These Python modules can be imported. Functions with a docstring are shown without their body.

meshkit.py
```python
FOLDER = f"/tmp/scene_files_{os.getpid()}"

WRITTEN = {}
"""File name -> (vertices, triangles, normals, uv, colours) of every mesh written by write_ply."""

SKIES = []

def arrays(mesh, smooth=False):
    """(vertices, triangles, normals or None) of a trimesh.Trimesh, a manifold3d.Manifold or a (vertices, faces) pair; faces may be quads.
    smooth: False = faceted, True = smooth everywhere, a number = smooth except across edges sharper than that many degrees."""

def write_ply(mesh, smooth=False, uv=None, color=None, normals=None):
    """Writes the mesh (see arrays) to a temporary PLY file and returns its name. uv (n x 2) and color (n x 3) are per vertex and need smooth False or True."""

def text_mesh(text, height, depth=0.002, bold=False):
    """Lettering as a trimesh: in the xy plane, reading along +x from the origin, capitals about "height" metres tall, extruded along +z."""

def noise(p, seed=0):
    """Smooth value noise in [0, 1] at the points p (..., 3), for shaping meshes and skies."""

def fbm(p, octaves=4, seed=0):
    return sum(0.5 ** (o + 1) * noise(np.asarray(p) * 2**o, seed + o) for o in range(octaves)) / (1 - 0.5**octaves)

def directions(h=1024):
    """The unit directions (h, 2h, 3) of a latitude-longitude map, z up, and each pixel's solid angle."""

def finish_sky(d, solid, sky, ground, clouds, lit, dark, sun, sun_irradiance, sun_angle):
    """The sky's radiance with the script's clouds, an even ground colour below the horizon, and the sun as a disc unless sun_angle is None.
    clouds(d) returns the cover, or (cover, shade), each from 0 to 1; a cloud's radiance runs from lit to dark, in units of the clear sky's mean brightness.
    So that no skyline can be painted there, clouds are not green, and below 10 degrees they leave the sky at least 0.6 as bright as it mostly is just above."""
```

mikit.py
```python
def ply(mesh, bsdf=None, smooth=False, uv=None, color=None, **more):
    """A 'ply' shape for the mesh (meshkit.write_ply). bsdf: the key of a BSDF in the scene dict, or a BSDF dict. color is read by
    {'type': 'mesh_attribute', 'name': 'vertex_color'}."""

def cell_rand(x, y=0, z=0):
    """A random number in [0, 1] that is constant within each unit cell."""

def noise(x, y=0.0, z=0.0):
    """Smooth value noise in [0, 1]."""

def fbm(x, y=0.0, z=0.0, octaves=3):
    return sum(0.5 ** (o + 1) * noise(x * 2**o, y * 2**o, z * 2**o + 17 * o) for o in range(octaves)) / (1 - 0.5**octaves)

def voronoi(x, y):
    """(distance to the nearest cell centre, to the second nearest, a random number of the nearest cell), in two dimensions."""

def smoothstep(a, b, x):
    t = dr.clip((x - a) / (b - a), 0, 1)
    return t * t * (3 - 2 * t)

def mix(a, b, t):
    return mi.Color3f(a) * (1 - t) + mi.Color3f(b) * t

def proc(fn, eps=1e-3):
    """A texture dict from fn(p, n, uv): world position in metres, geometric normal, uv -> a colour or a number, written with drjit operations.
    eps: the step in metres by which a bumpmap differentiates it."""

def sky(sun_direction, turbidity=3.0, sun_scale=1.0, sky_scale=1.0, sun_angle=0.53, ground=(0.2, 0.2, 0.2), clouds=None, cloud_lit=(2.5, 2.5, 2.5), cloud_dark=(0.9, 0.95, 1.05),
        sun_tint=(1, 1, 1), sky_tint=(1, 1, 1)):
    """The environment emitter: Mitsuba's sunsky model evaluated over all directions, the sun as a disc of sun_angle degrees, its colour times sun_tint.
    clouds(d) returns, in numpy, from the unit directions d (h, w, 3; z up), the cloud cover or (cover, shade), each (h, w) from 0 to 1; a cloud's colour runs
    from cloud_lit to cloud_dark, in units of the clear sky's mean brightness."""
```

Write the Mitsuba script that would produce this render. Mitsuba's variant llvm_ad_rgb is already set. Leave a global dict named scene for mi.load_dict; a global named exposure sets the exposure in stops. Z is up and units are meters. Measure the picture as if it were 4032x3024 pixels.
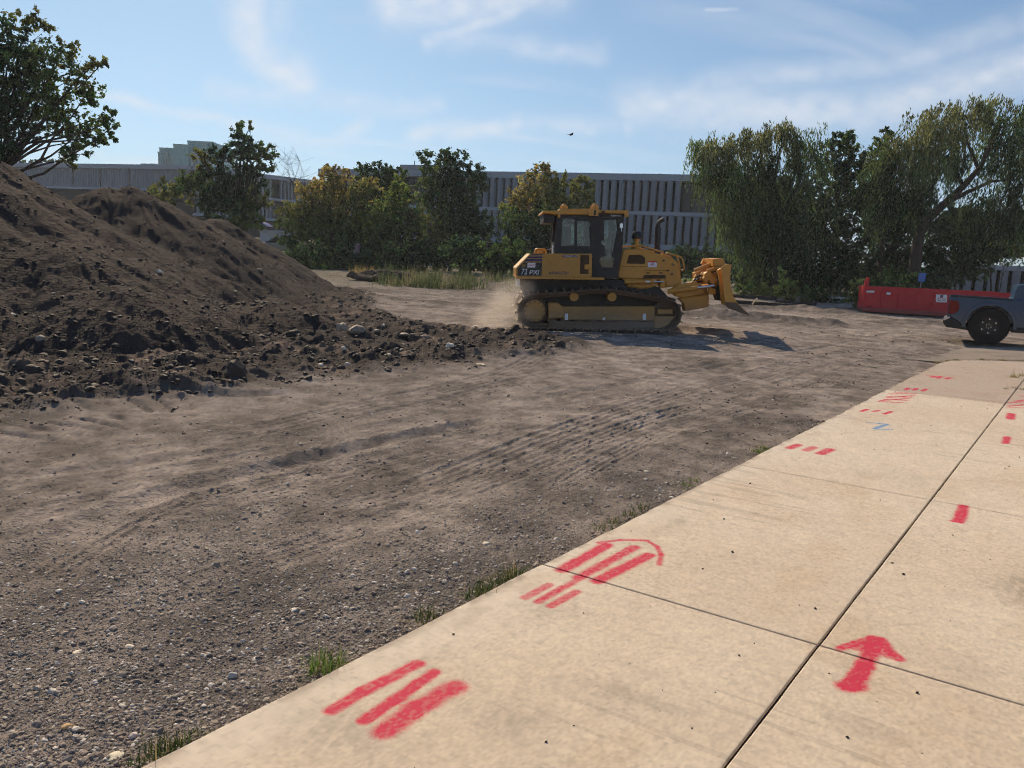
import math, numpy as np, trimesh, mitsuba as mi, drjit as dr, mikit, meshkit
from mikit import proc, noise, fbm, mix, smoothstep, cell_rand
from meshkit import fbm as nfbm, noise as nnoise, text_mesh
from shapely.geometry import Polygon, LineString, box as sbox, Point
from shapely import affinity
from shapely.ops import unary_union
from scipy.spatial import cKDTree
T = mi.ScalarTransform4f
# ---------------------------------------------------------------- camera, sky, exposure
F, PITCH, ROLL, H = 3281.4, 0.15352, 0.045553, 1.67          # focal length in pixels of the 4032 px wide photograph
FW = np.array([0, math.cos(PITCH), -math.sin(PITCH)])
_u = np.cross([1.0, 0, 0], FW)
RT = math.cos(ROLL) * np.array([1.0, 0, 0]) + math.sin(ROLL) * _u
UP = -math.sin(ROLL) * np.array([1.0, 0, 0]) + math.cos(ROLL) * _u
EYE = np.array([0, 0, H])
exposure = 2.0
SUN_AZ, SUN_EL = math.radians(-23.0), math.radians(36.0)
SUN = [math.sin(SUN_AZ) * math.cos(SUN_EL), math.cos(SUN_AZ) * math.cos(SUN_EL), math.sin(SUN_EL)]


def clouds(d):
    az, el = np.degrees(np.arctan2(d[..., 0], d[..., 1])), np.degrees(np.arcsin(np.clip(d[..., 2], -1, 1)))
    k = 1 / np.maximum(d[..., 2] + 0.12, 0.05)
    p = np.stack([d[..., 0] * k, d[..., 1] * k, np.zeros_like(k)], -1)
    w = nfbm(p * 1.3, 4, 5) - 0.5
    q = p + 1.1 * w[..., None] * np.array([1, 0.6, 0])
    streak = nfbm(np.stack([q[..., 0] * 1.1 + q[..., 1] * 0.5, q[..., 1] * 5.5 - q[..., 0] * 1.6, 0 * k], -1), 6, 11)
    big = nfbm(p * 0.9, 3, 21)
    c = 0.6 * np.clip((streak - 0.5) * 3.0, 0, 1) * np.clip((big - 0.40) * 3, 0, 1)
    wob = 1.6 * (nfbm(np.stack([az * 0.35, el * 0.35, 0 * az], -1), 5, 31) - 0.5)
    fine = 0.55 + 0.9 * (nfbm(np.stack([az * 0.9, el * 1.6, 0 * az], -1), 5, 41) - 0.2)

    def wisp(pts, width, strength):                                # a wind-drawn cirrus wisp along a line of (azimuth, elevation)
        best = np.full(az.shape, 1e9)
        for (a0, e0), (a1, e1) in zip(pts, pts[1:]):
            t = np.clip(((az - a0) * (a1 - a0) + (el - e0) * (e1 - e0)) / ((a1 - a0) ** 2 + (e1 - e0) ** 2), 0, 1)
            best = np.minimum(best, np.hypot(az - a0 - t * (a1 - a0) + wob, (el - e0 - t * (e1 - e0)) + wob * 0.8))
        return strength * np.exp(-((best / width) ** 2)) * np.clip(fine, 0, 1.2)

    for pts, width, strength in (([(-18, 22), (-18.2, 15), (-17.9, 13), (-16.9, 11.7), (-14.8, 9.8)], 1.0, 0.85), ([(-15.6, 17), (-16.2, 13.4)], 0.9, 0.35),
                                 ([(-9, 15.2), (-4.3, 15.4), (2, 17)], 1.2, 0.8), ([(1.5, 16.4), (-2.8, 14.6), (-6.4, 13.3)], 0.5, 0.7), ([(-4.5, 13.5), (-1.2, 13.2), (4.5, 12.9)], 0.7, 0.45),
                                 ([(8, 9.6), (12, 11.2), (16.6, 11.8), (22, 12.1), (30, 13.9), (40, 17)], 0.8, 0.5), ([(7, 9.8), (14, 9.8), (21, 9.6), (27, 11), (31, 12)], 1.3, 0.75),
                                 ([(-7, 7.6), (-1, 8.2), (6.5, 8.4)], 0.55, 0.7), ([(-27, 8.4), (-21, 7.6), (-14, 6.8)], 0.35, 0.6), ([(-12.3, 6.6), (-10, 8.4)], 0.5, 0.55), ([(-20, 9.2), (-6, 9.2)], 0.6, 0.4)):
        c = np.maximum(c, wisp(pts, width, strength))
    c = np.maximum(c, 0.55 * (np.abs(el - 15.55 + 0.02 * (az - 11)) < 0.055) * np.clip((az - 11.1) * 4, 0, 1) * np.clip((15.2 - az) / 3, 0, 1))     # a short contrail
    return np.clip(0.8 * c + 0.08 * np.exp(-((el / 6.0) ** 2)), 0, 0.9)


scene = {"type": "scene"}
labels = {}
scene["camera"] = {"type": "perspective", "fov": 2 * math.degrees(math.atan(2016 / F)), "fov_axis": "x", "near_clip": 0.05, "far_clip": 6000.0, "medium": {"type": "ref", "id": "haze_air"},
                   "to_world": T().look_at(origin=EYE.tolist(), target=(EYE + FW).tolist(), up=UP.tolist())}
scene["sky"] = mikit.sky(SUN, turbidity=2.4, sky_scale=0.8, sky_tint=(0.86, 0.97, 1.08), clouds=clouds, cloud_lit=(3.4, 3.5, 3.7), cloud_dark=(1.6, 1.65, 1.75), ground=(0.2, 0.17, 0.14))
labels["sky"] = {"kind": "structure"}
HAZE = 0.0005  # thin air, partly added to stand in for a veil of lens glare
scene["haze_air"] = {"type": "homogeneous", "albedo": {"type": "rgb", "value": [0.88, 0.95, 0.995]}, "sigma_t": HAZE}
scene["haze"] = {"type": "cube", "to_world": T().translate([0, 0, 22]) @ T().scale([760, 760, 25]), "bsdf": {"type": "null"}, "interior": {"type": "ref", "id": "haze_air"}}
labels["haze"] = {"label": "thin sunlit haze over the whole lot, partly added in place of a lens glare veil", "category": "haze", "kind": "stuff"}


# ---------------------------------------------------------------- helpers
def S(r, g, b):
    """An sRGB colour (0 to 255) as linear reflectance."""
    return [float(((c / 255 + 0.055) / 1.055) ** 2.4 if c > 10 else c / 255 / 12.92) for c in (r, g, b)]


def ray(px, py):
    return FW + (px - 2016) / F * RT - (py - 1512) / F * UP


def gnd(px, py, z=0.0):
    d = ray(px, py)
    return EYE + d * ((z - H) / d[2])


def at(px, py, y):
    d = ray(px, py)
    return EYE + d * (y / d[1])


USED = {}


def numbered(key):
    n = USED.get(key, 0)
    USED[key] = n + 1
    return key if n == 0 else f"{key}_{n:03d}"


def thing(name, label, cat, group=None, kind=None):
    k = numbered(name)
    labels[k] = {"label": label, "category": cat}
    if group:
        labels[k]["group"] = group
    if kind:
        labels[k]["kind"] = kind
    return k


def put(parent, name, shape, label=None):
    """An entry: a shape dict (or mesh dict) under its holder's key."""
    k = numbered(parent + "__" + name) if parent else numbered(name)
    scene[k] = shape
    if label:
        labels[k] = {"label": label}
    return k


def part(parent, name, mesh, bsdf, smooth=False, label=None, tw=None, color=None, uv=None):
    d = mikit.ply(mesh, bsdf, smooth=smooth, color=color, uv=uv)
    if tw is not None:
        d["to_world"] = tw
    return put(parent, name, d, label)


def solo(key, mesh, bsdf, smooth=False, color=None, tw=None):
    """A thing that is one mesh."""
    d = mikit.ply(mesh, bsdf, smooth=smooth, color=color)
    if tw is not None:
        d["to_world"] = tw
    scene[key] = d


def cat(ms):
    return trimesh.util.concatenate([m for m in ms if m is not None])


def bx(x0, x1, y0, y1, z0, z1):
    m = trimesh.creation.box((x1 - x0, y1 - y0, z1 - z0))
    m.apply_translation(((x0 + x1) / 2, (y0 + y1) / 2, (z0 + z1) / 2))
    return m


def tube(pts, r, n=8, cap=True):
    """A tube along points; r a number or one radius per point."""
    P = np.array(pts, float)
    r = np.broadcast_to(np.asarray(r, float), (len(P),))
    t = np.gradient(P, axis=0)
    t /= np.maximum(np.linalg.norm(t, axis=1, keepdims=True), 1e-9)
    ref = np.array([0, 0, 1.0]) if abs(t[0][2]) < 0.9 else np.array([1.0, 0, 0])
    V = []
    a = np.cross(t[0], ref)
    for i in range(len(P)):
        a = a - t[i] * (a @ t[i])
        a /= np.linalg.norm(a)
        b = np.cross(t[i], a)
        for k in range(n):
            w = 2 * math.pi * k / n
            V.append(P[i] + r[i] * (math.cos(w) * a + math.sin(w) * b))
    Fc = []
    for i in range(len(P) - 1):
        for k in range(n):
            p, q = i * n + k, i * n + (k + 1) % n
            Fc += [[p, p + n, q], [q, p + n, q + n]]
    if cap:
        V += [P[0], P[-1]]
        m = len(V)
        for k in range(n):
            Fc += [[m - 2, k, (k + 1) % n], [m - 1, (len(P) - 1) * n + (k + 1) % n, (len(P) - 1) * n + k]]
    mesh = trimesh.Trimesh(np.array(V), np.array(Fc), process=False)
    if mesh.volume < 0:
        mesh.invert()
    return mesh


def cyl(p0, p1, r, n=16, r1=None):
    return tube([p0, p1], [r, r if r1 is None else r1], n)


def prism_y(poly, y0, y1, bevel=0.0):
    """A polygon in (x, z) pushed from y0 to y1, its long edges chamfered."""
    g = poly if isinstance(poly, Polygon) else Polygon(poly).buffer(0)
    if bevel:
        g2 = g.buffer(-bevel, join_style=2)
        ms = []
        for a, b, h0, h1 in ((g2, g, y0, y0 + bevel), (g, g, y0 + bevel, y1 - bevel), (g, g2, y1 - bevel, y1)):
            pass
        m = trimesh.creation.extrude_polygon(g, y1 - y0 - 2 * bevel, engine="earcut")
        m.apply_translation((0, 0, bevel))
        ca = trimesh.creation.extrude_polygon(g2, y1 - y0, engine="earcut") if g2.geom_type == "Polygon" and not g2.is_empty else None
        m = m if ca is None else _hullcat(g, g2, y1 - y0, bevel)
    else:
        m = trimesh.creation.extrude_polygon(g, y1 - y0, engine="earcut")
    # (x, y, z) of the extrusion -> (x, y0 + z, y)
    v = m.vertices.copy()
    m.vertices = np.c_[v[:, 0], y0 + v[:, 2], v[:, 1]]
    m.invert() if m.volume < 0 else None
    return m


def _hullcat(g, g2, depth, bevel):
    """Extrusion of g with its two faces shrunk to g2 (same vertex count), else plain."""
    a, b = np.array(g.exterior.coords)[:-1], np.array(g2.exterior.coords)[:-1]
    if len(a) != len(b) or len(g.interiors):
        return trimesh.creation.extrude_polygon(g, depth, engine="earcut")
    k = int(np.argmin(np.linalg.norm(b - a[0], axis=1)))
    b = np.roll(b, -k, axis=0)
    if np.linalg.norm(b - a, axis=1).max() > 6 * bevel:
        return trimesh.creation.extrude_polygon(g, depth, engine="earcut")
    n = len(a)
    V = np.vstack([np.c_[b, np.zeros(n)], np.c_[a, np.full(n, bevel)], np.c_[a, np.full(n, depth - bevel)], np.c_[b, np.full(n, depth)]])
    Fc = []
    for l in range(3):
        for i in range(n):
            j = (i + 1) % n
            Fc += [[l * n + i, l * n + j, (l + 1) * n + j], [l * n + i, (l + 1) * n + j, (l + 1) * n + i]]
    v2, f2 = trimesh.creation.triangulate_polygon(Polygon(b), engine="earcut")
    idx = [int(np.argmin(np.linalg.norm(b - p, axis=1))) for p in v2]
    for t in f2:
        i, j, k2 = (idx[q] for q in t)
        Fc += [[i, k2, j], [3 * n + i, 3 * n + j, 3 * n + k2]]
    m = trimesh.Trimesh(V, np.array(Fc), process=False)
    trimesh.repair.fix_normals(m)
    return m


class Frame:
    """A thing's own axes: x forward, y to its left, z up."""

    def __init__(self, origin, yaw, pitch=0.0):
        cy, sy, cp, sp = math.cos(yaw), math.sin(yaw), math.cos(pitch), math.sin(pitch)
        X, Y = np.array([cy * cp, sy * cp, sp]), np.array([-sy, cy, 0])
        self.R = np.stack([X, Y, np.cross(X, Y)], 1)
        self.o = np.array(origin, float)
        M = np.eye(4)
        M[:3, :3], M[:3, 3] = self.R, self.o
        self.tw = T(M.tolist())

    def trace(self, pts, y):
        """Photograph points -> (x, z) on the upright plane at y of this frame."""
        out = []
        for px, py in pts:
            d, n = ray(px, py), self.R[:, 1]
            t = (self.o + y * n - EYE) @ n / (d @ n)
            q = self.R.T @ (EYE + t * d - self.o)
            out.append((q[0], q[2]))
        return out


# ---------------------------------------------------------------- materials
def mat(key, color, rough=0.6, metal=0.0, spec=0.4, **kw):
    scene[key] = {"type": "twosided", "bsdf": {"type": "principled", "base_color": {"type": "rgb", "value": color} if isinstance(color, (list, tuple)) else color, "roughness": rough,
                                               "metallic": metal, "specular": spec, **kw}}


def bump(key, inner, fn, scale, eps=2e-3):
    scene[key] = {"type": "twosided", "bsdf": {"type": "bumpmap", "arbitrary": {"type": "proc"}, "bsdf": inner}} if False else {"type": "twosided", "bsdf": {"type": "bumpmap", "tex": proc(fn, eps), "scale": scale, "bsdf": inner}}


VCOL = {"type": "mesh_attribute", "name": "vertex_color"}
# ---------------------------------------------------------------- ground, soil heap, gravel
A_, B_ = np.array([math.sin(0.604391), math.cos(0.604391)]), np.array([math.cos(0.604391), -math.sin(0.604391)])   # along and across the sidewalk
U0, UJ, U1 = -2.313, -0.833, 0.66                                    # left edge, long joint, right edge
VJ = [-1.5, 0.68, 3.725, 6.79, 9.836, 12.79, 13.82, 16.51]           # cross joints


def uvw(u, v):
    return u * B_ + v * A_


def g2(px, py, z=-0.05):
    return gnd(px, py, z)[:2]


def sstep(a, b, x):
    t = np.clip((x - a) / (b - a), 0, 1)
    return t * t * (3 - 2 * t)


def base_z(x, y):
    return -0.06 + 0.35 * sstep(32, 58, y) + 2.3 * sstep(62, 135, y) * sstep(-5, -35, x)


SOIL = np.array([(-14, 5.0), (-7, 6.6), (-4.94, 7.9), (-3.76, 9.1), (-3.0, 10.3), (-2.3, 11.2), (-1.2, 12.3), (0.1, 14.1), (1.25, 15.9), (1.1, 17.6), (-0.4, 18.7), (-2.5, 20), (-4.2, 24), (-5, 29), (-6, 34), (-34, 38), (-34, 5)])


def seg_dist(P, Q, closed=False):
    """Distance from points P to a polyline Q."""
    out = np.full(len(P), 1e9)
    n = len(Q)
    for i in range(n if closed else n - 1):
        a, b = Q[i], Q[(i + 1) % n]
        ab = b - a
        t = np.clip(((P - a) @ ab) / (ab @ ab), 0, 1)
        out = np.minimum(out, np.linalg.norm(P - a - t[:, None] * ab, axis=1))
    return out


def inside(P, Q):
    res = np.zeros(len(P), bool)
    n = len(Q)
    for i in range(n):
        a, b = Q[i], Q[(i + 1) % n]
        c = (a[1] > P[:, 1]) != (b[1] > P[:, 1])
        xx = a[0] + (P[:, 1] - a[1]) * (b[0] - a[0]) / (b[1] - a[1] + 1e-12)
        res ^= c & (P[:, 0] < xx)
    return res


def n2(x, y, s, octv, seed):
    return nfbm(np.stack([x * s, y * s, np.zeros_like(x)], -1), octv, seed)


RIDGES = [(np.array([(8.45, 17.68), (8.8, 17.28), (9.36, 16.78), (9.9, 16.72), (10.6, 16.9)]), -0.085, 0.14), (np.array([g2(2600, 1236), g2(2760, 1246), g2(2950, 1256), g2(3250, 1272)]), 0.2, 0.5), (np.array([g2(2560, 1290), g2(2700, 1300), g2(2860, 1310)]), 0.10, 0.28),
          (np.array([g2(3100, 1215), g2(3330, 1240), g2(3560, 1270), g2(3720, 1278)]), 0.09, 0.55), (np.array([g2(2700, 1212), g2(3000, 1215), g2(3300, 1228)]), 0.12, 0.9),
          (np.array([g2(1480, 1105), g2(1700, 1112), g2(1880, 1128), g2(2000, 1150)]), 0.28, 0.9), (np.array([g2(1330, 1150), g2(1560, 1180), g2(1800, 1200), g2(2010, 1222)]), 0.08, 0.35),
          (np.array([g2(2040, 1330, -0.03), g2(2200, 1345, -0.03), g2(2290, 1352, -0.03)]), 0.09, 0.3)]
TRACKS = [  # photograph points along the middle, kind, half width
    ([(-200, 2320), (0, 2232), (365, 2040), (784, 1886), (1112, 1822), (1385, 1760), (1750, 1686), (2000, 1640)], "rut", 0.13),
    ([(-150, 2420), (120, 2290), (420, 2090), (800, 1930), (1150, 1856), (1450, 1800)], "tire", 0.15),
    ([(1560, 1930), (1850, 1830), (2150, 1720), (2425, 1622), (2735, 1522), (3100, 1440), (3400, 1380)], "tire", 0.2),
    ([(1960, 1880), (2250, 1760), (2520, 1660), (2800, 1580)], "tire", 0.15),
    ([(700, 1745), (1276, 1631), (1550, 1567), (1823, 1513), (2133, 1412), (2350, 1370)], "tire", 0.22),
    ([(1300, 1668), (1650, 1600), (2050, 1500), (2500, 1430)], "tire", 0.18),
    ([(-100, 1640), (237, 1595), (600, 1562), (1020, 1550), (1300, 1530)], "rut", 0.16),
    ([(-200, 1760), (150, 1700), (450, 1660), (760, 1640)], "cleat", 0.36), ([(100, 1640), (420, 1605), (900, 1590)], "cleat", 0.3), ([(1480, 1730), (1700, 1690), (1900, 1650)], "cleat", 0.3),
    ([(2900, 1500), (3200, 1430), (3420, 1370), (3480, 1330), (3440, 1300)], "tire", 0.17), ([(3150, 1480), (3450, 1420), (3600, 1370), (3620, 1340)], "tire", 0.15),
    *[([(-300, a), (700, b), (1700, c), (2500, d), (3300, e)], kd, hw) for a, b, c, d, e, kd, hw in ((2080, 1900, 1700, 1540, 1360, "tire", .17), (1990, 1840, 1660, 1520, 1350, "tire", .15), (2560, 2200, 1880, 1660, 1420, "tire", .16), (2700, 2330, 1960, 1720, 1470, "tire", .15), (1900, 1790, 1640, 1500, 1330, "rut", .12), (2200, 1990, 1780, 1600, 1400, "tire", .15), (1800, 1720, 1600, 1460, 1345, "tire", .16), (1720, 1660, 1560, 1430, 1335, "cleat", .3))],
    ([(2100, 1960), (2600, 1700), (3100, 1500), (3550, 1350)], "tire", 0.13), ([(900, 1990), (1150, 1900), (1300, 1790), (1330, 1700), (1240, 1620)], "tire", 0.14), ([(1900, 1480), (2300, 1420), (2700, 1400), (3100, 1340), (3500, 1260)], "cleat", .33), ([(2050, 1560), (2500, 1470), (3000, 1400), (3400, 1300)], "rut", 0.1),
    ([(-100, 1870), (500, 1775), (1000, 1735), (1500, 1700)], "tire", 0.15), ([(900, 2150), (1300, 2040), (1700, 2030), (2050, 2060)], "tire", 0.12),
    ([(1350, 1170), (1650, 1200), (2000, 1250)], "rut", 0.25), ([(1350, 1090), (1600, 1140), (2000, 1190)], "rut", 0.3), ([(2700, 1255), (3100, 1300), (3500, 1330)], "tire", 0.25)]


def resample(pts, step):
    P = np.array([g2(*p) for p in pts])
    # a smooth curve through the points
    from scipy.interpolate import CubicSpline
    s = np.r_[0, np.cumsum(np.linalg.norm(np.diff(P, axis=0), axis=1))]
    c = CubicSpline(s, P)
    t = np.arange(0, s[-1], step)
    return c(t), t


def surface(x, y):
    """(height, colour) of the dirt lot at the points."""
    P = np.stack([x, y], 1)
    z = base_z(x, y)
    r = np.hypot(x, y)
    big = n2(x, y, 0.35, 3, 1)
    mid = n2(x, y, 1.9, 4, 2)
    fine = n2(x, y, 11.0, 3, 3)
    ff = np.where(r < 12, 1.0, 0.6) * (n2(x, y, 36.0, 2, 4) - 0.5)
    z = z + 0.09 * (big - 0.5) + 0.03 * (mid - 0.5) + 0.010 * (n2(x, y, 5.0, 3, 6) - 0.5) + 0.018 * (fine - 0.5) + 0.011 * ff
    rid = np.zeros_like(x)
    for Q, h, w in RIDGES:
        d = seg_dist(P, Q)
        e_ = np.exp(-((d / w) ** 2))
        z = z + h * e_ * (0.3 + 1.4 * mid)
        rid = np.maximum(rid, e_)
    z = z - 0.075 * sstep(2.6, 0.9, seg_dist(P, np.array([(9.6, 17.4), (11, 18.4), (13, 20), (20, 16), (32, 14)])))
    # gravelly and dusty ground: grey brown stones show through where tyres have not pressed dust in
    u, v = P @ B_, P @ A_
    near_edge = np.exp(-np.clip(U0 - u, 0, 9) / 0.9) * (v < 12)
    grav = np.clip(0.45 * np.clip((n2(x, y, 0.55, 4, 7) - 0.47) * 5, 0, 1) + 0.85 * np.clip(1 - (r - 2.6) / 3.4, 0, 1) * (0.45 + 0.9 * n2(x, y, 1.4, 3, 8)) + 0.6 * near_edge * (0.3 + 1.1 * mid), 0, 1)
    press, zt = np.zeros_like(x), np.zeros_like(x)
    for i, (pts, kind, hw) in list(enumerate(TRACKS))[10:] + list(enumerate(TRACKS))[1:10] + list(enumerate(TRACKS))[:1]:
        main = i < 10
        C, s = resample(pts, 0.025)
        sel = np.where((r < 60) & (x > C[:, 0].min() - 1) & (x < C[:, 0].max() + 1) & (y > C[:, 1].min() - 1) & (y < C[:, 1].max() + 1))[0]
        if not len(sel):
            continue
        dist, j = cKDTree(C).query(P[sel], distance_upper_bound=hw * 2.4)
        ok = np.isfinite(dist)
        sel, j = sel[ok], j[ok]
        tang = np.gradient(C, axis=0)
        tang /= np.linalg.norm(tang, axis=1, keepdims=True)
        dv = P[sel] - C[j]
        side = dv[:, 0] * -tang[j, 1] + dv[:, 1] * tang[j, 0]
        sj = s[j] + (dv * tang[j]).sum(1)
        fade = sstep(0, 0.8, sj) * sstep(0, 0.8, s[-1] - sj) * np.clip((0.35 if main else -0.25) + (1.2 if main else 1.9) * n2(P[sel][:, 0], P[sel][:, 1], 0.55, 2, 60 + i), 0, 1)
        q = side / hw + 0.25 * (mid[sel] - 0.5)
        inn = sstep(1.15, 0.9, np.abs(q))
        if kind == "rut":
            dz = -0.036 * np.exp(-((q / 0.7) ** 2)) + 0.022 * np.exp(-(((q - 1.3) / 0.45) ** 2)) + 0.012 * np.exp(-(((q + 1.3) / 0.4) ** 2))
            press[sel] = np.maximum(press[sel], 0.3 * fade * inn)
        elif kind == "tire":
            groove = 0.5 + 0.5 * np.cos(q * 2.0 * 2 * math.pi)
            lug = 0.5 + 0.5 * np.sin(sj / 0.06 * math.pi + 3 * np.floor(q * 2.0 + 0.5))
            dz = inn * (-0.010 + 0.019 * groove ** 3 - 0.004 * lug) + 0.011 * np.exp(-(((np.abs(q) - 1.15) / 0.25) ** 2))
            press[sel] = np.maximum(press[sel], 0.9 * fade * sstep(1.5, 1.0, np.abs(q)))
        else:
            bar = np.exp(-(((np.mod(sj / 0.24 + 0.5 * q * 0.6, 1) - 0.5) / 0.17) ** 2)) * np.clip(2.2 * n2(P[sel][:, 0], P[sel][:, 1], 3.0, 2, 80 + i) - 0.5, 0, 1)
            dz = inn * (0.006 - 0.05 * bar)
            press[sel] = np.maximum(press[sel], 0.7 * fade * inn)
        zt[sel] = zt[sel] * (1 - fade * sstep(1.5, 0.9, np.abs(q))) + dz * fade * ({"rut": 1.9, "tire": 1.4, "cleat": 1.9}[kind] if main else 1.0)
    z = z + 0.6 * zt
    soil = sstep(0.55, -0.55, np.where(inside(P, SOIL), -1, 1) * seg_dist(P, SOIL, True) + 0.9 * (mid - 0.5))
    lump = n2(x, y, 3.2, 4, 9)
    z = z + soil * (0.06 + 0.34 * np.clip(lump - 0.42, 0, 1) + 0.12 * (n2(x, y, 1.0, 3, 10) - 0.4) + 0.05 * (n2(x, y, 9, 3, 12) - 0.5)) * np.clip(r / 9, 0, 1)
    grav = grav * (1 - 0.75 * press)
    dust, stone, dark = np.array(S(134, 121, 112)), np.array(S(110, 100, 93)), np.array(S(54, 47, 44))
    c = dust[None] * (1 - grav[:, None]) + stone[None] * grav[:, None]
    con = lambda v, k_: np.clip((v - 0.5) * k_ + 0.5, 0, 1)
    c = c * (0.66 + 0.62 * con(n2(x, y, 5.0, 4, 14), 2.4))[:, None] * (0.8 + 0.38 * con(n2(x, y, 30.0, 2, 15), 1.6))[:, None] * (0.84 + 0.3 * con(n2(x * 1.0, y * 0.35, 2.2, 4, 19), 2.6))[:, None] * (0.8 + 0.38 * n2(x, y, 0.5, 3, 18))[:, None]
    patch = np.clip((n2(x, y, 0.8, 4, 16) - 0.56) * 6, 0, 1) * (1 - press)
    c = c * (1 - 0.34 * patch[:, None]) * np.array([0.97, 1.0, 1.0])
    sd = dark[None] * (0.7 + 0.7 * lump)[:, None]
    dry = np.clip((n2(x, y, 1.2, 4, 17) - 0.55) * 5, 0, 1)[:, None]
    sd = sd * (1 - dry) + dry * np.array(S(108, 92, 80))
    c = c * (1 - soil[:, None]) + sd * soil[:, None]
    c = c * (1 - 0.42 * rid[:, None])
    far = sstep(36, 50, y + 0.35 * np.abs(x - 5) * (x < 5))[:, None]
    c = c * (1 - 0.5 * far) + 0.5 * far * np.array(S(96, 92, 66))
    return z, c, soil, grav, press


azs = np.r_[np.linspace(-180, -40, 40)[:-1], np.linspace(-40, 40, 760), np.linspace(40, 180, 40)[1:]]
rs = np.r_[np.linspace(0.3, 2.0, 10)[:-1], 2.0 * np.exp(np.arange(0, math.log(24), 0.0047)), 48 * np.exp(np.arange(0.03, math.log(14.6), 0.035))]
GA, GR = np.meshgrid(np.radians(azs), rs)
gx, gy = (GR * np.sin(GA)).ravel(), (GR * np.cos(GA)).ravel()
gz, gc, gsoil, ggrav, gpress = surface(gx, gy)
gu, gv = gx * B_[0] + gy * B_[1], gx * A_[0] + gy * A_[1]
under = (gu > U0 + 0.04) & (gv > -3) & (gv < 17.2 + 0.0 * gu) & (gu < 2.2)
gz = np.where((gu > U0 - 0.02) & (gv < 19.2) & (gu < 2.4), np.minimum(gz, -0.05), gz)
nr, na = GA.shape
i = np.arange(nr * na).reshape(nr, na)
q = np.stack([i[:-1, :-1], i[:-1, 1:], i[1:, 1:], i[1:, :-1]], -1).reshape(-1, 4)
q = q[~under[q].all(1)]
ground = trimesh.Trimesh(np.stack([gx, gy, gz], 1), np.vstack([q[:, [0, 2, 1]], q[:, [0, 3, 2]]]), process=False)
if ground.face_normals[:1000, 2].mean() < 0:
    ground.invert()


def dirt_bump(p, n, uv):
    return 0.6 * fbm(p.x * 38, p.y * 38, p.z * 38, 3) + 0.4 * noise(p.x * 120, p.y * 120, p.z * 120)


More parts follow.
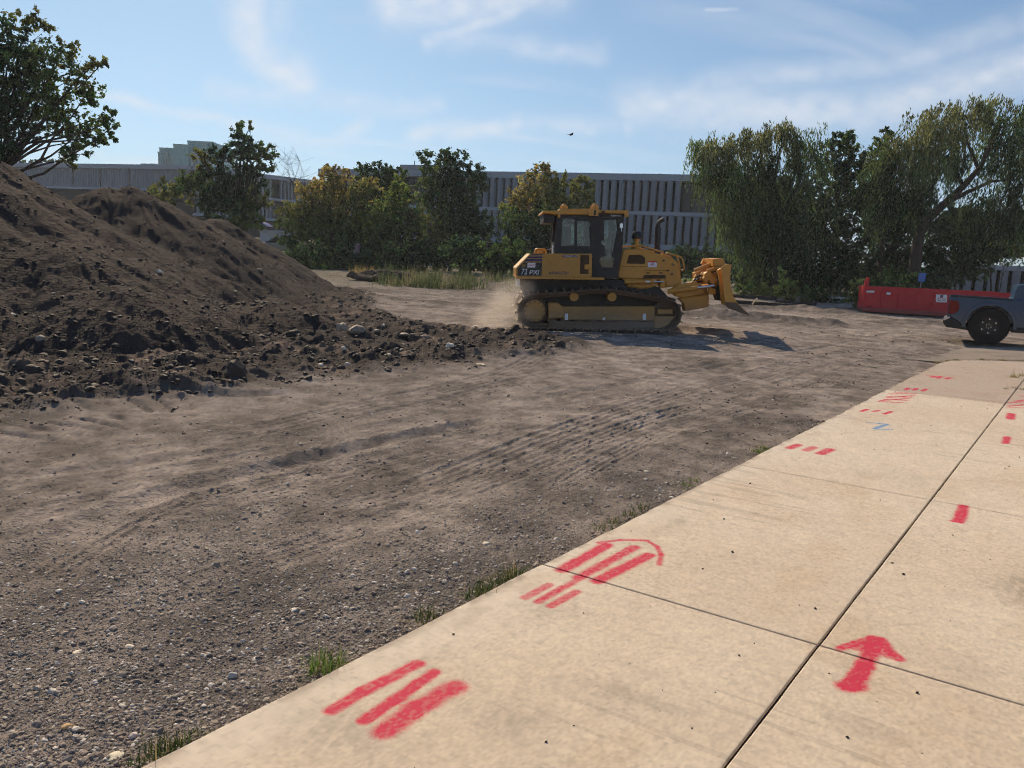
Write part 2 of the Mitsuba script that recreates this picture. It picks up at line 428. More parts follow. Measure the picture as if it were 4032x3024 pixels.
bump("dirt", {"type": "principled", "base_color": VCOL, "roughness": 0.95, "specular": 0.15}, dirt_bump, 0.016, 4e-3)
bump("soil", {"type": "principled", "base_color": VCOL, "roughness": 0.95, "specular": 0.15}, lambda p, n, uv: fbm(p.x * 22, p.y * 22, p.z * 22, 4), 0.035, 6e-3)
scene["ground"] = mikit.ply(ground, "dirt", smooth=True, color=gc)
labels["ground"] = {"kind": "structure"}

# the heap: cones of tipped soil at their angle of repose
CONES = [(-12.9, 17.0, 4.15, 0.60), (-16.0, 20, 4.6, 0.6), (-11.6, 20.5, 2.55, 0.58), (-11.9, 24.3, 3.05, 0.60), (-11.2, 24.6, 3.0, 0.6), (-10.7, 26.8, 2.55, 0.59), (-10.6, 29.6, 2.4, 0.6), (-10.2, 30.4, 2.1, 0.6),
         (-8.3, 15.2, 1.5, 0.5), (-7.9, 19.3, 1.15, 0.5), (-8.0, 23.8, 0.8, 0.5), (-6.2, 13.4, 0.75, 0.45), (-5.0, 17.0, 0.5, 0.4), (-9.8, 12.4, 1.3, 0.5)]


def heap_z(x, y, streak=False):
    wob = n2(x, y, 0.45, 4, 51) - 0.5
    h = np.full(x.shape, -9.0)
    stk = np.zeros(x.shape)
    for cx, cy, hh, sl in CONES:
        d = np.hypot(x - cx, y - cy)
        ang = np.arctan2(x - cx, y - cy)
        gul = nnoise(np.stack([ang * 5 + cx, d * 0.25, 0 * d], -1), 55) - 0.5
        rough = nnoise(np.stack([ang * 16 + cx, d * 0.5, 0 * d], -1), 56) - 0.5
        k = hh - sl * np.sqrt(d * d + 0.12) + 0.2 + (0.17 * gul + 0.10 * rough) * np.clip(d / 2.0, 0, 1)
        stk = np.where(k > h, 0.6 * nnoise(np.stack([ang * 26 + cx, d * 0.35, 0 * d], -1), 57) + 0.4 * gul + 0.2, stk)
        m = np.maximum(h, k)
        h = m + 0.05 * np.exp(-np.abs(h - k) / 0.12)
    h = h + 0.55 * wob + 0.11 * (n2(x, y, 2.3, 4, 52) - 0.5) + 0.06 * (n2(x, y, 7.5, 3, 53) - 0.5)
    return (h, stk) if streak else h


ha = np.radians(np.linspace(-52, -4, 620))
hr = 8.0 * np.exp(np.arange(0, math.log(6.3), 0.0052))
HA, HR = np.meshgrid(ha, hr)
hx, hy = (HR * np.sin(HA)).ravel(), (HR * np.cos(HA)).ravel()
hz, hstk = heap_z(hx, hy, True)
hb = base_z(hx, hy) + 0.0
i = np.arange(HA.size).reshape(HA.shape)
q = np.stack([i[:-1, :-1], i[:-1, 1:], i[1:, 1:], i[1:, :-1]], -1).reshape(-1, 4)
q = q[(hz[q] > hb[q] - 0.12).any(1)]
lum = 0.65 + 0.75 * n2(hx, hy, 2.6, 4, 57)
hc = np.array(S(51, 44, 42))[None] * lum[:, None]
dry = np.clip((n2(hx * 1.0 - hy * 0.3, hy * 0.5, 0.9, 4, 58) - 0.52) * 4, 0, 1)[:, None]
dry = np.clip(0.45 * dry + 1.3 * np.clip((hstk - 0.52) * 4, 0, 1)[:, None] * (0.3 + n2(hx, hy, 0.6, 3, 59))[:, None], 0, 1)
hc = hc * (1 - 0.5 * dry) + 0.5 * dry * np.array(S(80, 67, 60))
heap = trimesh.Trimesh(np.stack([hx, hy, hz], 1), np.vstack([q[:, [0, 2, 1]], q[:, [0, 3, 2]]]), process=False)
heap.update_faces(np.ones(len(heap.faces), bool))
if heap.face_normals[:, 2].mean() < 0:
    heap.invert()
k = thing("soil_heap", "high dark brown heap of tipped soil filling the left side", "dirt heap")
solo(k, heap, "soil", True, hc)


# stones ------------------------------------------------------------------
def stone_mesh(seed, sub=1, flat=0.6, rough=0.3):
    m = trimesh.creation.icosphere(subdivisions=sub)
    g = np.random.default_rng(seed)
    v = m.vertices
    d = 1 + rough * (2 * nnoise(v * 1.3 + g.uniform(0, 50, 3), seed) - 1)
    for _ in range(4):                                               # broken faces
        n = g.normal(size=3)
        n /= np.linalg.norm(n)
        d = np.minimum(d, 0.78 / np.maximum(v @ n, 0.05) * g.uniform(0.9, 1.2))
    v = v * d[:, None] * np.array([1, g.uniform(0.65, 1), flat])
    return v, m.faces


def scatter(P, size, color, protos, rng, sink=0.25, tilt=0.35):
    """Many stones as one mesh: positions (n, 3), sizes, colours (n, 3)."""
    Vs, Fs, Cs, off = [], [], [], 0
    which = rng.integers(0, len(protos), len(P))
    for w, (v, f) in enumerate(protos):
        idx = np.where(which == w)[0]
        if not len(idx):
            continue
        a = rng.uniform(0, 2 * math.pi, len(idx))
        ca, sa = np.cos(a), np.sin(a)
        vv = v[None] * size[idx, None, None]
        x = vv[..., 0] * ca[:, None] - vv[..., 1] * sa[:, None]
        y = vv[..., 0] * sa[:, None] + vv[..., 1] * ca[:, None]
        tx, ty = rng.normal(0, tilt, (2, len(idx)))
        z = vv[..., 2] + tx[:, None] * x * 0.5 + ty[:, None] * y * 0.5
        out = np.stack([x, y, z], -1) + P[idx][:, None]
        out[..., 2] += (size[idx] * np.abs(v[:, 2]).max() * (1 - 2 * sink))[:, None]
        Vs.append(out.reshape(-1, 3))
        Fs.append((f[None] + (off + np.arange(len(idx))[:, None, None] * len(v))).reshape(-1, 3))
        Cs.append(np.repeat(color[idx], len(v), 0))
        off += len(idx) * len(v)
    return trimesh.Trimesh(np.vstack(Vs), np.vstack(Fs), process=False), np.vstack(Cs)


from scipy.interpolate import RegularGridInterpolator
_gi = RegularGridInterpolator((np.log(rs), azs), gz.reshape(nr, na), bounds_error=False, fill_value=-0.06)
_gg = RegularGridInterpolator((np.log(rs), azs), ggrav.reshape(nr, na), bounds_error=False, fill_value=0)
_gs = RegularGridInterpolator((np.log(rs), azs), gsoil.reshape(nr, na), bounds_error=False, fill_value=0)


def polar(x, y):
    return np.stack([np.log(np.maximum(np.hypot(x, y), 0.31)), np.degrees(np.arctan2(x, y))], -1)


def gz_at(x, y):
    return np.maximum(_gi(polar(np.asarray(x, float), np.asarray(y, float))), heap_z(np.asarray(x, float).reshape(-1), np.asarray(y, float).reshape(-1)).reshape(np.shape(x)))


rng = np.random.default_rng(7)
mat("stone", VCOL, 0.75, spec=0.35)
PAL = np.array([S(160, 148, 136), S(118, 110, 104), S(190, 182, 170), S(136, 122, 110), S(96, 90, 88), S(208, 200, 188), S(148, 134, 118), S(112, 102, 94)])


def pebbles(n, r0, r1, s0, s1, seed, bright=None, power=1.0):
    g = np.random.default_rng(seed)
    m = n * 3
    rr = np.exp(g.uniform(math.log(r0), math.log(r1), m))
    aa = g.uniform(math.radians(-36), math.radians(36), m)
    x, y = rr * np.sin(aa), rr * np.cos(aa)
    pol = polar(x, y)
    keep = (x * B_[0] + y * B_[1] < U0 - 0.015) & (g.uniform(size=m) < 0.05 + 0.95 * np.clip(_gg(pol) * 1.1, 0, 1) ** power * (1 - 0.6 * _gs(pol)))
    x, y, pol, rr = x[keep][:n], y[keep][:n], pol[keep][:n], rr[keep][:n]
    size = s0 * (s1 / s0) ** (g.uniform(size=len(x)) ** 2.2)
    c = PAL[g.choice(len(PAL), len(x), p=[.2, .16, .09, .2, .06, .05, .14, .10])] * g.uniform(0.75, 1.15, (len(x), 1))
    return np.stack([x, y, _gi(pol)], 1), size, c, g


small = [((np.array([[1, 0, 0], [-1, .1, 0], [0, .8, .1], [.1, -.85, 0], [0.1, 0, .6], [0, 0, -.6]]) * s), np.array([[0, 2, 4], [2, 1, 4], [1, 3, 4], [3, 0, 4], [2, 0, 5], [1, 2, 5], [3, 1, 5], [0, 3, 5]])) for s in (1.0, np.array([.8, 1, 1.2]), np.array([1.1, .8, .8]))]
mids = [stone_mesh(s, 1, f, 0.25) for s, f in ((1, .6), (2, .5), (3, .75), (4, .6))]
mids = [(v, f) for v, f in mids]
lows = [(trimesh.creation.icosahedron().vertices * (1 + 0.25 * np.random.default_rng(s).uniform(-1, 1, (12, 1))) * np.array([1, .8, fl]), trimesh.creation.icosahedron().faces) for s, fl in ((1, .6), (2, .5), (3, .7), (4, .45))]
ms, cs = [], []
for n, r0, r1, s0, s1, seed, pr, pw in ((52000, 2.3, 8, 0.003, 0.008, 1, small, 0.8), (15000, 2.3, 10, 0.006, 0.013, 2, lows, 1.2), (1500, 2.3, 7, 0.011, 0.022, 3, lows, 1.5), (1500, 6, 26, 0.010, 0.028, 4, lows, 1.0)):
    P, s, c, g = pebbles(n, r0, r1, s0, s1, seed, power=pw)
    m, cc = scatter(P, s, c, pr, g, sink=0.42)
    ms.append(m)
    cs.append(cc)
gravel = trimesh.util.concatenate(ms)
k = thing("gravel", "loose grey and pale pebbles strewn over the dirt lot beside the sidewalk", "gravel", kind="stuff")
solo(k, gravel, "stone", False, np.vstack(cs))

# crumbs of dark dirt pressed up by the tyres
g = np.random.default_rng(15)
n = 5200
rr, aa = np.exp(g.uniform(math.log(3.0), math.log(30), n)), np.radians(g.uniform(-36, 36, n))
x, y = rr * np.sin(aa), rr * np.cos(aa)
keep = (x * B_[0] + y * B_[1] < U0 - 0.03) & (g.uniform(size=n) < np.clip((n2(x, y, 0.8, 4, 16) - 0.50) * 6, 0.04, 1))
x, y, rr = x[keep], y[keep], rr[keep]
m, cc = scatter(np.stack([x, y, _gi(polar(x, y))], 1), (0.003 + 0.0008 * rr) * g.uniform(0.5, 1.6, len(x)) ** 1.5, np.array(S(92, 80, 72))[None] * g.uniform(0.5, 1.3, (len(x), 1)), lows, g, sink=0.35)
k = thing("dirt_crumbs", "small dark dirt crumbs scattered over the open lot", "dirt", kind="stuff")
solo(k, m, "stone", False, cc)

# clods of soil on and before the heap
g = np.random.default_rng(12)
n = 40000
rr, aa = np.exp(g.uniform(math.log(7.6), math.log(34), n)), np.radians(g.uniform(-36, 5.5, n))
x, y = rr * np.sin(aa), rr * np.cos(aa)
hzv = heap_z(x, y)
so = np.maximum(_gs(polar(x, y)), hzv > base_z(x, y) + 0.05)
keep = g.uniform(size=n) < so * 0.8
x, y, hzv = x[keep], y[keep], hzv[keep]
size = 0.013 * (0.075 / 0.013) ** (g.uniform(size=len(x)) ** 6.5)
size *= np.where(hzv > 0.6, 0.7, 1.0)
c = np.array(S(57, 49, 45))[None] * g.uniform(0.6, 1.35, (len(x), 1))
pale = g.uniform(size=len(x)) < 0.012
c[pale] = np.array(S(190, 178, 160))
zz = gz_at(x, y)
tiny = size < 0.03
parts_ = [scatter(np.stack([x, y, zz], 1)[q_], size[q_], c[q_], pr_, g, sink=0.42) for q_, pr_ in ((tiny, small), (~tiny, lows))]
m, cc = trimesh.util.concatenate([q_[0] for q_ in parts_]), np.vstack([q_[1] for q_ in parts_])
k = thing("soil_clods", "dark brown clods of soil lying loose over the heap and its foot", "soil", kind="stuff")
solo(k, m, "stone", False, cc)

# stones and lumps that stand out one by one
def lump(name, px, py, r, color, label, cat_, seed, flat=0.6, sub=2, group=None, rough=0.3, yaw=0.0):
    p = gnd(px, py, -0.05)
    d = ray(px, py)
    ts = np.exp(np.linspace(math.log(2.0), math.log(60), 3000))
    Q = EYE + ts[:, None] * d
    below = np.where(Q[:, 2] < gz_at(Q[:, 0], Q[:, 1]))[0]
    p = Q[below[0]] if len(below) else p
    p[2] = float(gz_at(p[:1], p[1:2])[0])
    v, f = stone_mesh(seed, sub, flat, rough)
    ca, sa = math.cos(yaw), math.sin(yaw)
    v = np.c_[v[:, 0] * ca - v[:, 1] * sa, v[:, 0] * sa + v[:, 1] * ca, v[:, 2]] * r + p + np.array([0, 0, 0.12 * r * flat])
    kk = thing(name, label, cat_, group)
    solo(kk, trimesh.Trimesh(v, f, process=False), "stone", 35, None)
    d = mikit.ply(trimesh.Trimesh(v, f, process=False), "stone", smooth=False, color=np.repeat(np.array(color)[None], len(v), 0))
    scene[kk] = d


PALE, GREYST, DARKS = S(205, 192, 172), S(150, 142, 132), S(62, 52, 46)
for name, px, py, r, col, lab, ct, sd, fl in (
        ("concrete_chunk", 1405, 1306, 0.27, S(142, 124, 108), "broad pale brown concrete chunk lying at the heap's foot", "rubble", 21, 0.5),
        ("concrete_chunk", 1350, 1300, 0.16, S(164, 146, 126), "upright pale rubble piece left of the broad brown concrete chunk", "rubble", 22, 1.2),
        ("concrete_chunk", 1590, 1320, 0.13, S(160, 144, 126), "curved pale rubble piece right of the broad concrete chunk", "rubble", 23, 0.4),
        ("concrete_chunk", 1672, 1330, 0.2, S(130, 112, 98), "flat brown slab piece leaning on the clods before the bulldozer", "rubble", 24, 0.35),
        ("rock", 1770, 1363, 0.14, PALE, "rounded pale rock in the churned soil left of the bulldozer", "rock", 25, 0.6),
        ("rock", 1872, 1287, 0.14, PALE, "white rock nearest behind the bulldozer's rear track", "rock", 26, 0.4),
        ("rock", 1353, 1374, 0.08, PALE, "small pale rock below the broad concrete chunk", "rock", 27, 0.7),
        ("rock", 1264, 1443, 0.09, PALE, "pale rock at the near left rim of the churned soil", "rock", 28, 0.7),
        ("rock", 1893, 1437, 0.12, S(196, 182, 150), "flat cream stone on the near rim of the churned soil", "rock", 29, 0.25),
        ("rock", 1482, 1303, 0.1, S(168, 156, 140), "grey rock directly right of the broad concrete chunk", "rock", 30, 0.6),
        ("rock", 1529, 1398, 0.1, PALE, "flat white stone in the middle of the churned soil", "rock", 31, 0.3),
        ("soil_lump", 2206, 1362, 0.19, DARKS, "big dark soil lump just in front of the bulldozer's track", "soil lump", 32, 0.7),
        ("soil_lump", 1635, 1338, 0.24, DARKS, "big dark soil lump under the curved pale rubble piece", "soil lump", 33, 0.7),
        ("soil_lump", 1160, 1325, 0.22, DARKS, "dark soil lump left of the concrete chunks", "soil lump", 34, 0.8),
        ("soil_lump", 930, 1460, 0.26, DARKS, "wide dark soil lump at the near edge of the heap", "soil lump", 35, 0.7),
        ("soil_lump", 130, 1468, 0.17, DARKS, "dark soil lump at the left edge of the picture below the heap", "soil lump", 36, 0.8),
        ("rock", 160, 1335, 0.12, S(140, 130, 118), "rounded grey rock on the heap's lower left slope", "rock", 37, 0.7),
        ("rock", 625, 1073, 0.13, PALE, "white rock halfway up the heap", "rock", 38, 0.6),
        ("rock", 1020, 1065, 0.24, S(128, 112, 98), "flat grey brown rock on the heap's right slope", "rock", 39, 0.35),
        ("rock", 2745, 1255, 0.11, PALE, "white rock on the ground under the bulldozer's blade arms", "rock", 40, 0.6),
        ("rock", 510, 2547, 0.034, PALE, "white flat stone, the largest among the near gravel", "stone", 41, 0.35),
        ("rock", 211, 2726, 0.032, S(190, 184, 174), "pale grey rounded stone in the lower left gravel", "stone", 42, 0.7),
        ("rock", 918, 2665, 0.032, S(176, 172, 166), "light grey stone in the gravel nearest the bright grass tuft", "stone", 43, 0.8),
        ("rock", 266, 2864, 0.034, S(196, 160, 112), "tan orange stone in the lower left gravel", "stone", 44, 0.5),
        ("rock", 452, 2979, 0.05, S(200, 192, 168), "long cream flat stone at the bottom edge of the gravel", "stone", 45, 0.2),
        ("rock", 524, 2901, 0.028, S(190, 176, 168), "pinkish pale stone above the long cream stone", "stone", 46, 0.6),
        ("rock", 303, 2570, 0.034, PALE, "white sliver of stone left of the largest white stone", "stone", 47, 0.3),
        ("rock", 1265, 2025, 0.04, S(40, 36, 34), "black stone lying on the pressed dirt in the middle of the lot", "stone", 48, 0.6),
        ("rock", 2545, 1860, 0.04, S(190, 182, 170), "white pebble on the dirt left of the three short red dashes", "stone", 49, 0.5),
        ("rock", 1915, 2142, 0.045, PALE, "cream flat stone on the dirt left of the red double arrow", "stone", 50, 0.3)):
    lump(name, px, py, r * (0.75 if name == "concrete_chunk" else 0.62), col, lab, ct, sd, fl, 1 if name == "concrete_chunk" else 2, yaw=0.3 * sd)
# ---------------------------------------------------------------- sidewalk, its paint marks, the pavement behind it
def Zm(x0, y0, s):
    return lambda *pts: [(x0 + s * x, y0 + s * y) for x, y in pts]


ZA, ZB, ZC, ZD = Zm(1000, 2200, .7233), Zm(1200, 1500, .7233), Zm(2600, 1300, .6474), Zm(2600, 2200, .6474)
# marks: name -> (label, colour, [ (photograph points, radius in photograph pixels, strength, softness) ])
MARKS = [
    ("three long red spray paint bars on the near left of the sidewalk", "red", [(ZA((425, 825), (600, 720), (890, 572)), 30, .92, .5), (ZA((600, 880), (780, 760), (980, 618)), 28, .97, .5), (ZA((712, 940), (872, 822), (1095, 698)), 46, .9, .55)]),
    ("red spray paint bars crossing the cross joint under a faint curved arrow line", "red", [(ZB((1400, 1030), (1645, 893)), 27, .95, .5), (ZB((1260, 1200), (1400, 1120)), 14, .5, .6), (ZB((1270, 1205), (1480, 1085)), 17, .75, .6), (ZB((1490, 1072), (1795, 905)), 23, .88, .55),
        (ZB((1590, 1090), (1875, 948)), 26, .95, .5), (ZB((1200, 1180), (1330, 1110)), 19, .7, .5), (ZB((1340, 1225), (1480, 1148)), 19, .75, .45), (ZB((1600, 880), (1720, 866), (1860, 868), (1915, 900), (1940, 945), (1930, 1000)), 12, .75, .7)]),
    ("three short red spray paint dashes on the middle of the sidewalk's left half", "red", [(ZC((785, 718), (840, 697)), 16, .85, .5), (ZC((885, 732), (935, 712)), 17, .7, .6), (ZC((975, 752), (1035, 725)), 18, .85, .5)]),
    ("three red spray paint dashes just before the red zigzag scribble", "red", [(ZC((1222, 494), (1258, 482)), 8, .9, .4), (ZC((1297, 496), (1330, 487)), 8, .75, .5), (ZC((1362, 510), (1405, 495)), 8, .9, .4)]),
    ("dense red zigzag scribble sprayed at the left edge of the sidewalk", "red", [(ZC((1330, 434), (1470, 441)), 8, .9, .7), (ZC((1365, 421), (1500, 428)), 8, .85, .7), (ZC((1340, 428), (1510, 416)), 8, .85, .7), (ZC((1385, 404), (1520, 408)), 8, .85, .7), (ZC((1380, 410), (1540, 398)), 7, .85, .7), (ZC((1400, 388), (1550, 386)), 8, .8, .7), (ZC((1420, 378), (1500, 380)), 7, .7, .7)]),
    ("three red dashes on the greyer slab behind the zigzag scribble", "red", [(ZC((1490, 364), (1512, 352)), 7, .9, .4), (ZC((1540, 366), (1560, 354)), 7, .85, .4), (ZC((1594, 370), (1616, 358)), 7, .85, .4)]),
    ("farthest red spray paint mark, a line with short teeth", "red", [(ZC((1620, 276), (1700, 280), (1785, 292)), 5, .9, .6), (ZC((1650, 287), (1668, 280)), 8, .85, .5), (ZC((1685, 293), (1705, 283)), 8, .85, .5), (ZC((1735, 297), (1765, 290)), 8, .85, .5)]),
    ("upper red bar on the sidewalk's right half below the right edge scribble", "red", [(ZC((2128, 540), (2136, 508)), 13, .9, .5)]),
    ("second red bar with a small foot on the sidewalk's right half", "red", [(ZC((2100, 685), (2112, 650)), 12, .92, .5), (ZC((2080, 688), (2105, 690)), 7, .8, .6)]),
    ("large red bar with a foot on the far side of the long joint", "red", [(ZC((1815, 1160), (1835, 1110), (1845, 1070)), 18, .95, .5), (ZC((1775, 1162), (1825, 1170)), 11, .9, .6)]),
    ("red zigzag scribble at the right edge of the picture", "red", [(ZC((2120, 440), (2220, 436)), 7, .85, .7), (ZC((2118, 462), (2225, 452)), 7, .85, .7), (ZC((2112, 468), (2225, 474)), 6, .85, .7), (ZC((2190, 400), (2230, 402)), 6, .85, .6), (ZC((2160, 432), (2225, 424)), 7, .85, .7)]),
    ("red spray paint arrow pointing away across the joint", "red", [(ZD((1150, 775), (1205, 715), (1240, 650), (1290, 545), (1315, 490)), 29, .98, .45), (ZD((1140, 780), (1190, 770)), 38, .95, .5), (ZD((1290, 480), (1190, 515), (1095, 545)), 17, .85, .5), (ZD((1280, 505), (1190, 545)), 19, .7, .5), (ZD((1345, 490), (1395, 560), (1450, 608)), 20, .85, .5), (ZD((1325, 500), (1390, 590)), 22, .7, .5)]),
    ("pale blue spray paint figure like a 2 beside the thin joint", "blue", [(ZC((1262, 562), (1330, 567), (1378, 572)), 5.5, .95, .7), (ZC((1378, 574), (1330, 588), (1305, 600)), 10, .8, .8), (ZC((1310, 602), (1360, 604), (1410, 602)), 5, .9, .7)]),
]
STROKES = []                                                          # (u0, v0, u1, v1, r, strength, soft, colour)
SHEETS = []
for lab, colr, strokes in MARKS:
    geo = []
    for pts, rp, st, sf in strokes:
        W = [gnd(*p, 0.0) for p in pts]
        dist = np.mean([np.linalg.norm(w - EYE) for w in W])
        r = 1.17 * rp * dist / F
        Q = [(w[:2] @ B_, w[:2] @ A_) for w in W]
        for (a, b), (c, d) in zip(Q, Q[1:]):
            STROKES.append((a, b, c, d, r, st, sf, colr))
        geo.append(LineString(Q).buffer(r * 1.5, 6))
    SHEETS.append((lab, colr, unary_union(geo)))


def cover(u, v, which):
    n1 = fbm(u * 16, v * 16, 3.0, 3) - 0.5
    n2_ = noise(u * 160, v * 160, 5.0) - 0.5
    keep = mi.Float(1.0)
    for a, b, c, d, r, st, sf, colr in STROKES:
        if colr != which:
            continue
        ux, vx = c - a, d - b
        t = dr.clip(((u - a) * ux + (v - b) * vx) / (ux * ux + vx * vx + 1e-9), 0, 1)
        e = dr.sqrt(dr.square(u - a - t * ux) + dr.square(v - b - t * vx)) / r + 0.3 * n1 + 0.2 * n2_
        keep = keep * (1 - st * smoothstep(1.3, 0.9 - sf * 0.9, e))
    return 1 - keep


def concrete(p, n, uv):
    u, v = p.x * float(B_[0]) + p.y * float(B_[1]), p.x * float(A_[0]) + p.y * float(A_[1])
    blot = fbm(u * 0.9, v * 0.9, 1.0, 4)
    med = fbm(u * 7, v * 7, 2.0, 3)
    sp = noise(u * 90, v * 55, 4.0)
    c = mix(mi.Color3f(*S(189, 173, 152)), mi.Color3f(*S(195, 181, 161)), smoothstep(0.3, 0.7, blot))
    c = c * (0.95 + 0.08 * med) * (0.90 + 0.21 * sp)
    edge = smoothstep(0.34, 0.05, u - U0)                             # hand trowelled, paler margin
    c = mix(c, mi.Color3f(*S(198, 186, 168)) * (0.9 + 0.14 * med), 0.75 * edge)
    grey = smoothstep(12.76, 12.82, v)
    c = mix(c, mi.Color3f(*S(164, 147, 132)) * (0.88 + 0.16 * sp), 0.85 * grey)
    rust = smoothstep(0.56, 0.72, fbm(u * 2.6 + 9, v * 2.0, 7.0, 4))
    c = mix(c, c * mi.Color3f(0.86, 0.77, 0.66), 0.28 * rust)
    for cu, cv, ru, rv, k in ((-1.55, 2.35, .14, .12, .30), (-2.0, 3.2, .1, .2, .22), (-0.1, 5.2, .16, .28, .42), (-0.25, 3.9, .1, .1, .2), (-1.35, 2.75, .2, .12, .2), (-2.05, 4.85, .05, .35, .25), (-1.2, 7.4, .3, .25, .12), (-2.0, 1.9, .22, .12, .28)):
        e = dr.square((u - cu) / ru) + dr.square((v - cv) / rv)
        s = dr.exp(-e) * (0.5 + 0.8 * smoothstep(0.35, 0.6, noise(u * 34 + v * 9, v * 12, cu)))
        c = c * (1 - 0.7 * k * dr.minimum(s, 1.0) * mi.Color3f(1.0, 0.96, 0.9))
    f2 = smoothstep(0.62, 0.9, noise(u * 46, v * 46, 8.0))
    c = c * (1 - 0.10 * f2) * (0.95 + 0.1 * noise(u * 22, v * 30, 6.0))
    broom = noise(u * 6.0, v * 140.0, 2.0)
    c = c * (0.975 + 0.05 * broom)
    spill = smoothstep(0.075, 0.0, u - U0) * smoothstep(0.42, 0.62, fbm(u * 14, v * 7, 11.0, 3)) + 0.5 * smoothstep(0.45, 0.0, u - U0) * smoothstep(0.60, 0.74, fbm(u * 5, v * 3, 12.0, 4))
    scuff = smoothstep(0.66, 0.76, noise(u * 2.2 + v * 0.7, v * 26.0, 13.0)) * smoothstep(0.55, 0.7, fbm(u * 1.1, v * 0.7, 14.0, 3))
    c = mix(c, mi.Color3f(*S(128, 112, 98)), dr.clip(0.55 * spill, 0, 1)) * (1 - 0.14 * scuff)
    red, blue = cover(u, v, "red"), cover(u, v, "blue")
    pit = 0.75 + 0.5 * sp
    c = mix(c, mi.Color3f(*S(184, 42, 68)), dr.clip(red * pit * 1.05, 0, 1))
    c = mix(c, mi.Color3f(*S(70, 128, 172)), dr.clip(blue * pit, 0, 1))
    return c


bump("concrete", {"type": "principled", "base_color": proc(concrete), "roughness": 0.82, "specular": 0.3}, lambda p, n, uv: 0.55 * noise(p.x * 210, p.y * 210, 0.0) + 0.45 * fbm(p.x * 40, p.y * 40, 0.0, 2), 0.0022, 1.2e-3)
mat("joint_dark", S(44, 36, 30), 0.95, spec=0.1)


def offset_ring(P, d):
    """The ring P (anticlockwise) moved inwards by d."""
    e = np.roll(P, -1, 0) - P
    e /= np.linalg.norm(e, axis=1, keepdims=True)
    nrm = np.stack([-e[:, 1], e[:, 0]], 1)
    m = nrm + np.roll(nrm, 1, 0)
    m /= np.maximum((m * nrm).sum(1, keepdims=True), 0.35)
    return P + d * m


def slab_mesh(ring, depth=0.11, arris=0.009):
    P = np.array(ring, float)
    if (P[:, 0] * np.roll(P[:, 1], -1) - np.roll(P[:, 0], -1) * P[:, 1]).sum() < 0:
        P = P[::-1]
    Ls = [(P, -depth), (P, -arris), (offset_ring(P, arris * 0.35), -arris * 0.3), (offset_ring(P, arris), 0.0)]
    n = len(P)
    V = np.vstack([np.c_[q[:, :1] * B_ + q[:, 1:] * A_, np.full(n, z)] for q, z in Ls])
    Fc = []
    for l in range(3):
        for i in range(n):
            j = (i + 1) % n
            Fc += [[l * n + i, l * n + j, (l + 1) * n + j], [l * n + i, (l + 1) * n + j, (l + 1) * n + i]]
    v2, f2 = trimesh.creation.triangulate_polygon(Polygon(Ls[3][0]), engine="earcut")
    tree = cKDTree(Ls[3][0])
    idx = tree.query(v2)[1]
    Fc += [[3 * n + idx[t[0]], 3 * n + idx[t[1]], 3 * n + idx[t[2]]] for t in f2]
    m = trimesh.Trimesh(V, np.array(Fc), process=False)
    if m.face_normals[-1][2] < 0:
        f = m.faces.copy()
        f[-len(f2):] = f[-len(f2):, ::-1]
        m = trimesh.Trimesh(V, f, process=False)
    # the side faces must look outwards
    c = m.triangles_center[0] - np.array([*(P.mean(0)[0] * B_ + P.mean(0)[1] * A_), 0])
    if m.face_normals[0] @ c < 0:
        f = m.faces.copy()
        f[:-len(f2)] = f[:-len(f2), ::-1]
        m = trimesh.Trimesh(V, f, process=False)
    return m


JG = {0: .004, 1: .0045, 2: .0042, 3: .0032, 4: .0024, 5: .0022, 6: .003, 7: .0035}   # half widths of the cross joints
gq = np.random.default_rng(31)


def edge_line(u, v0, v1, amp, seed):
    v = np.linspace(v0, v1, max(2, int((v1 - v0) / 0.045)))
    w = amp * (nfbm(np.stack([v * 1.3, 0 * v + seed, 0 * v], -1), 5, 71) - 0.5) * 2 - 0.5 * amp * np.clip(nnoise(np.stack([v * 6, 0 * v, 0 * v], -1), 72 + seed) - 0.75, 0, 1) * 8 * -1
    w *= np.clip(np.minimum(v - v0, v1 - v) / 0.05, 0.2, 1)
    return [(u + a, b) for a, b in zip(w, v)]


SLABS = []
labels["sidewalk"] = {"kind": "structure"}
put("sidewalk", "bed", mikit.ply(slab_mesh([(U0 + .03, -2), (U1 + 1.5, -2), (U1 + 1.5, 19.3), (-1.7, 19.05), (-2.2, 18.2), (U0 + .03, 17.5)], 0.2), "joint_dark", to_world=T().translate([0, 0, -0.013])))
for r in range(len(VJ) - 1):
    for ci, (ua, ub) in enumerate(((U0, UJ), (UJ, U1), (U1, U1 + 1.5))):
        va, vb = VJ[r] + JG[r], VJ[r + 1] - JG[r + 1]
        hl = 0.0045 if ci != 2 else 0.004
        left = edge_line(ua, va, vb, 0.012, r) if ci == 0 else [(ua + hl + a - ua, b) for a, b in edge_line(ua, va, vb, 0.0016, r + 20 * ci)]
        right = [(ub - hl + a - ub, b) for a, b in edge_line(ub, va, vb, 0.0016, r + 40 + 20 * ci)]
        ring = right + left[::-1]
        SLABS.append(Polygon(ring))
        put("sidewalk", "slab", mikit.ply(slab_mesh(ring), "concrete", smooth=30))
ring = [(U1 + 1.5, 16.514), (U1 + 1.5, 21.6), (0.3, 20.75), (-1.06, 19.72), (-1.5, 19.33), (-1.81, 19.02), (-2.0, 18.78), (-2.14, 18.5), (-2.24, 18.2), (-2.3, 17.8), (-2.315, 17.3), (U0 + 0.003, 16.9), (U0, 16.514)]
SLABS.append(Polygon(ring))
put("sidewalk", "slab", mikit.ply(slab_mesh(ring[::-1]), "concrete", smooth=30), "slab with the rounded far corner")
for k in range(1):
    pass
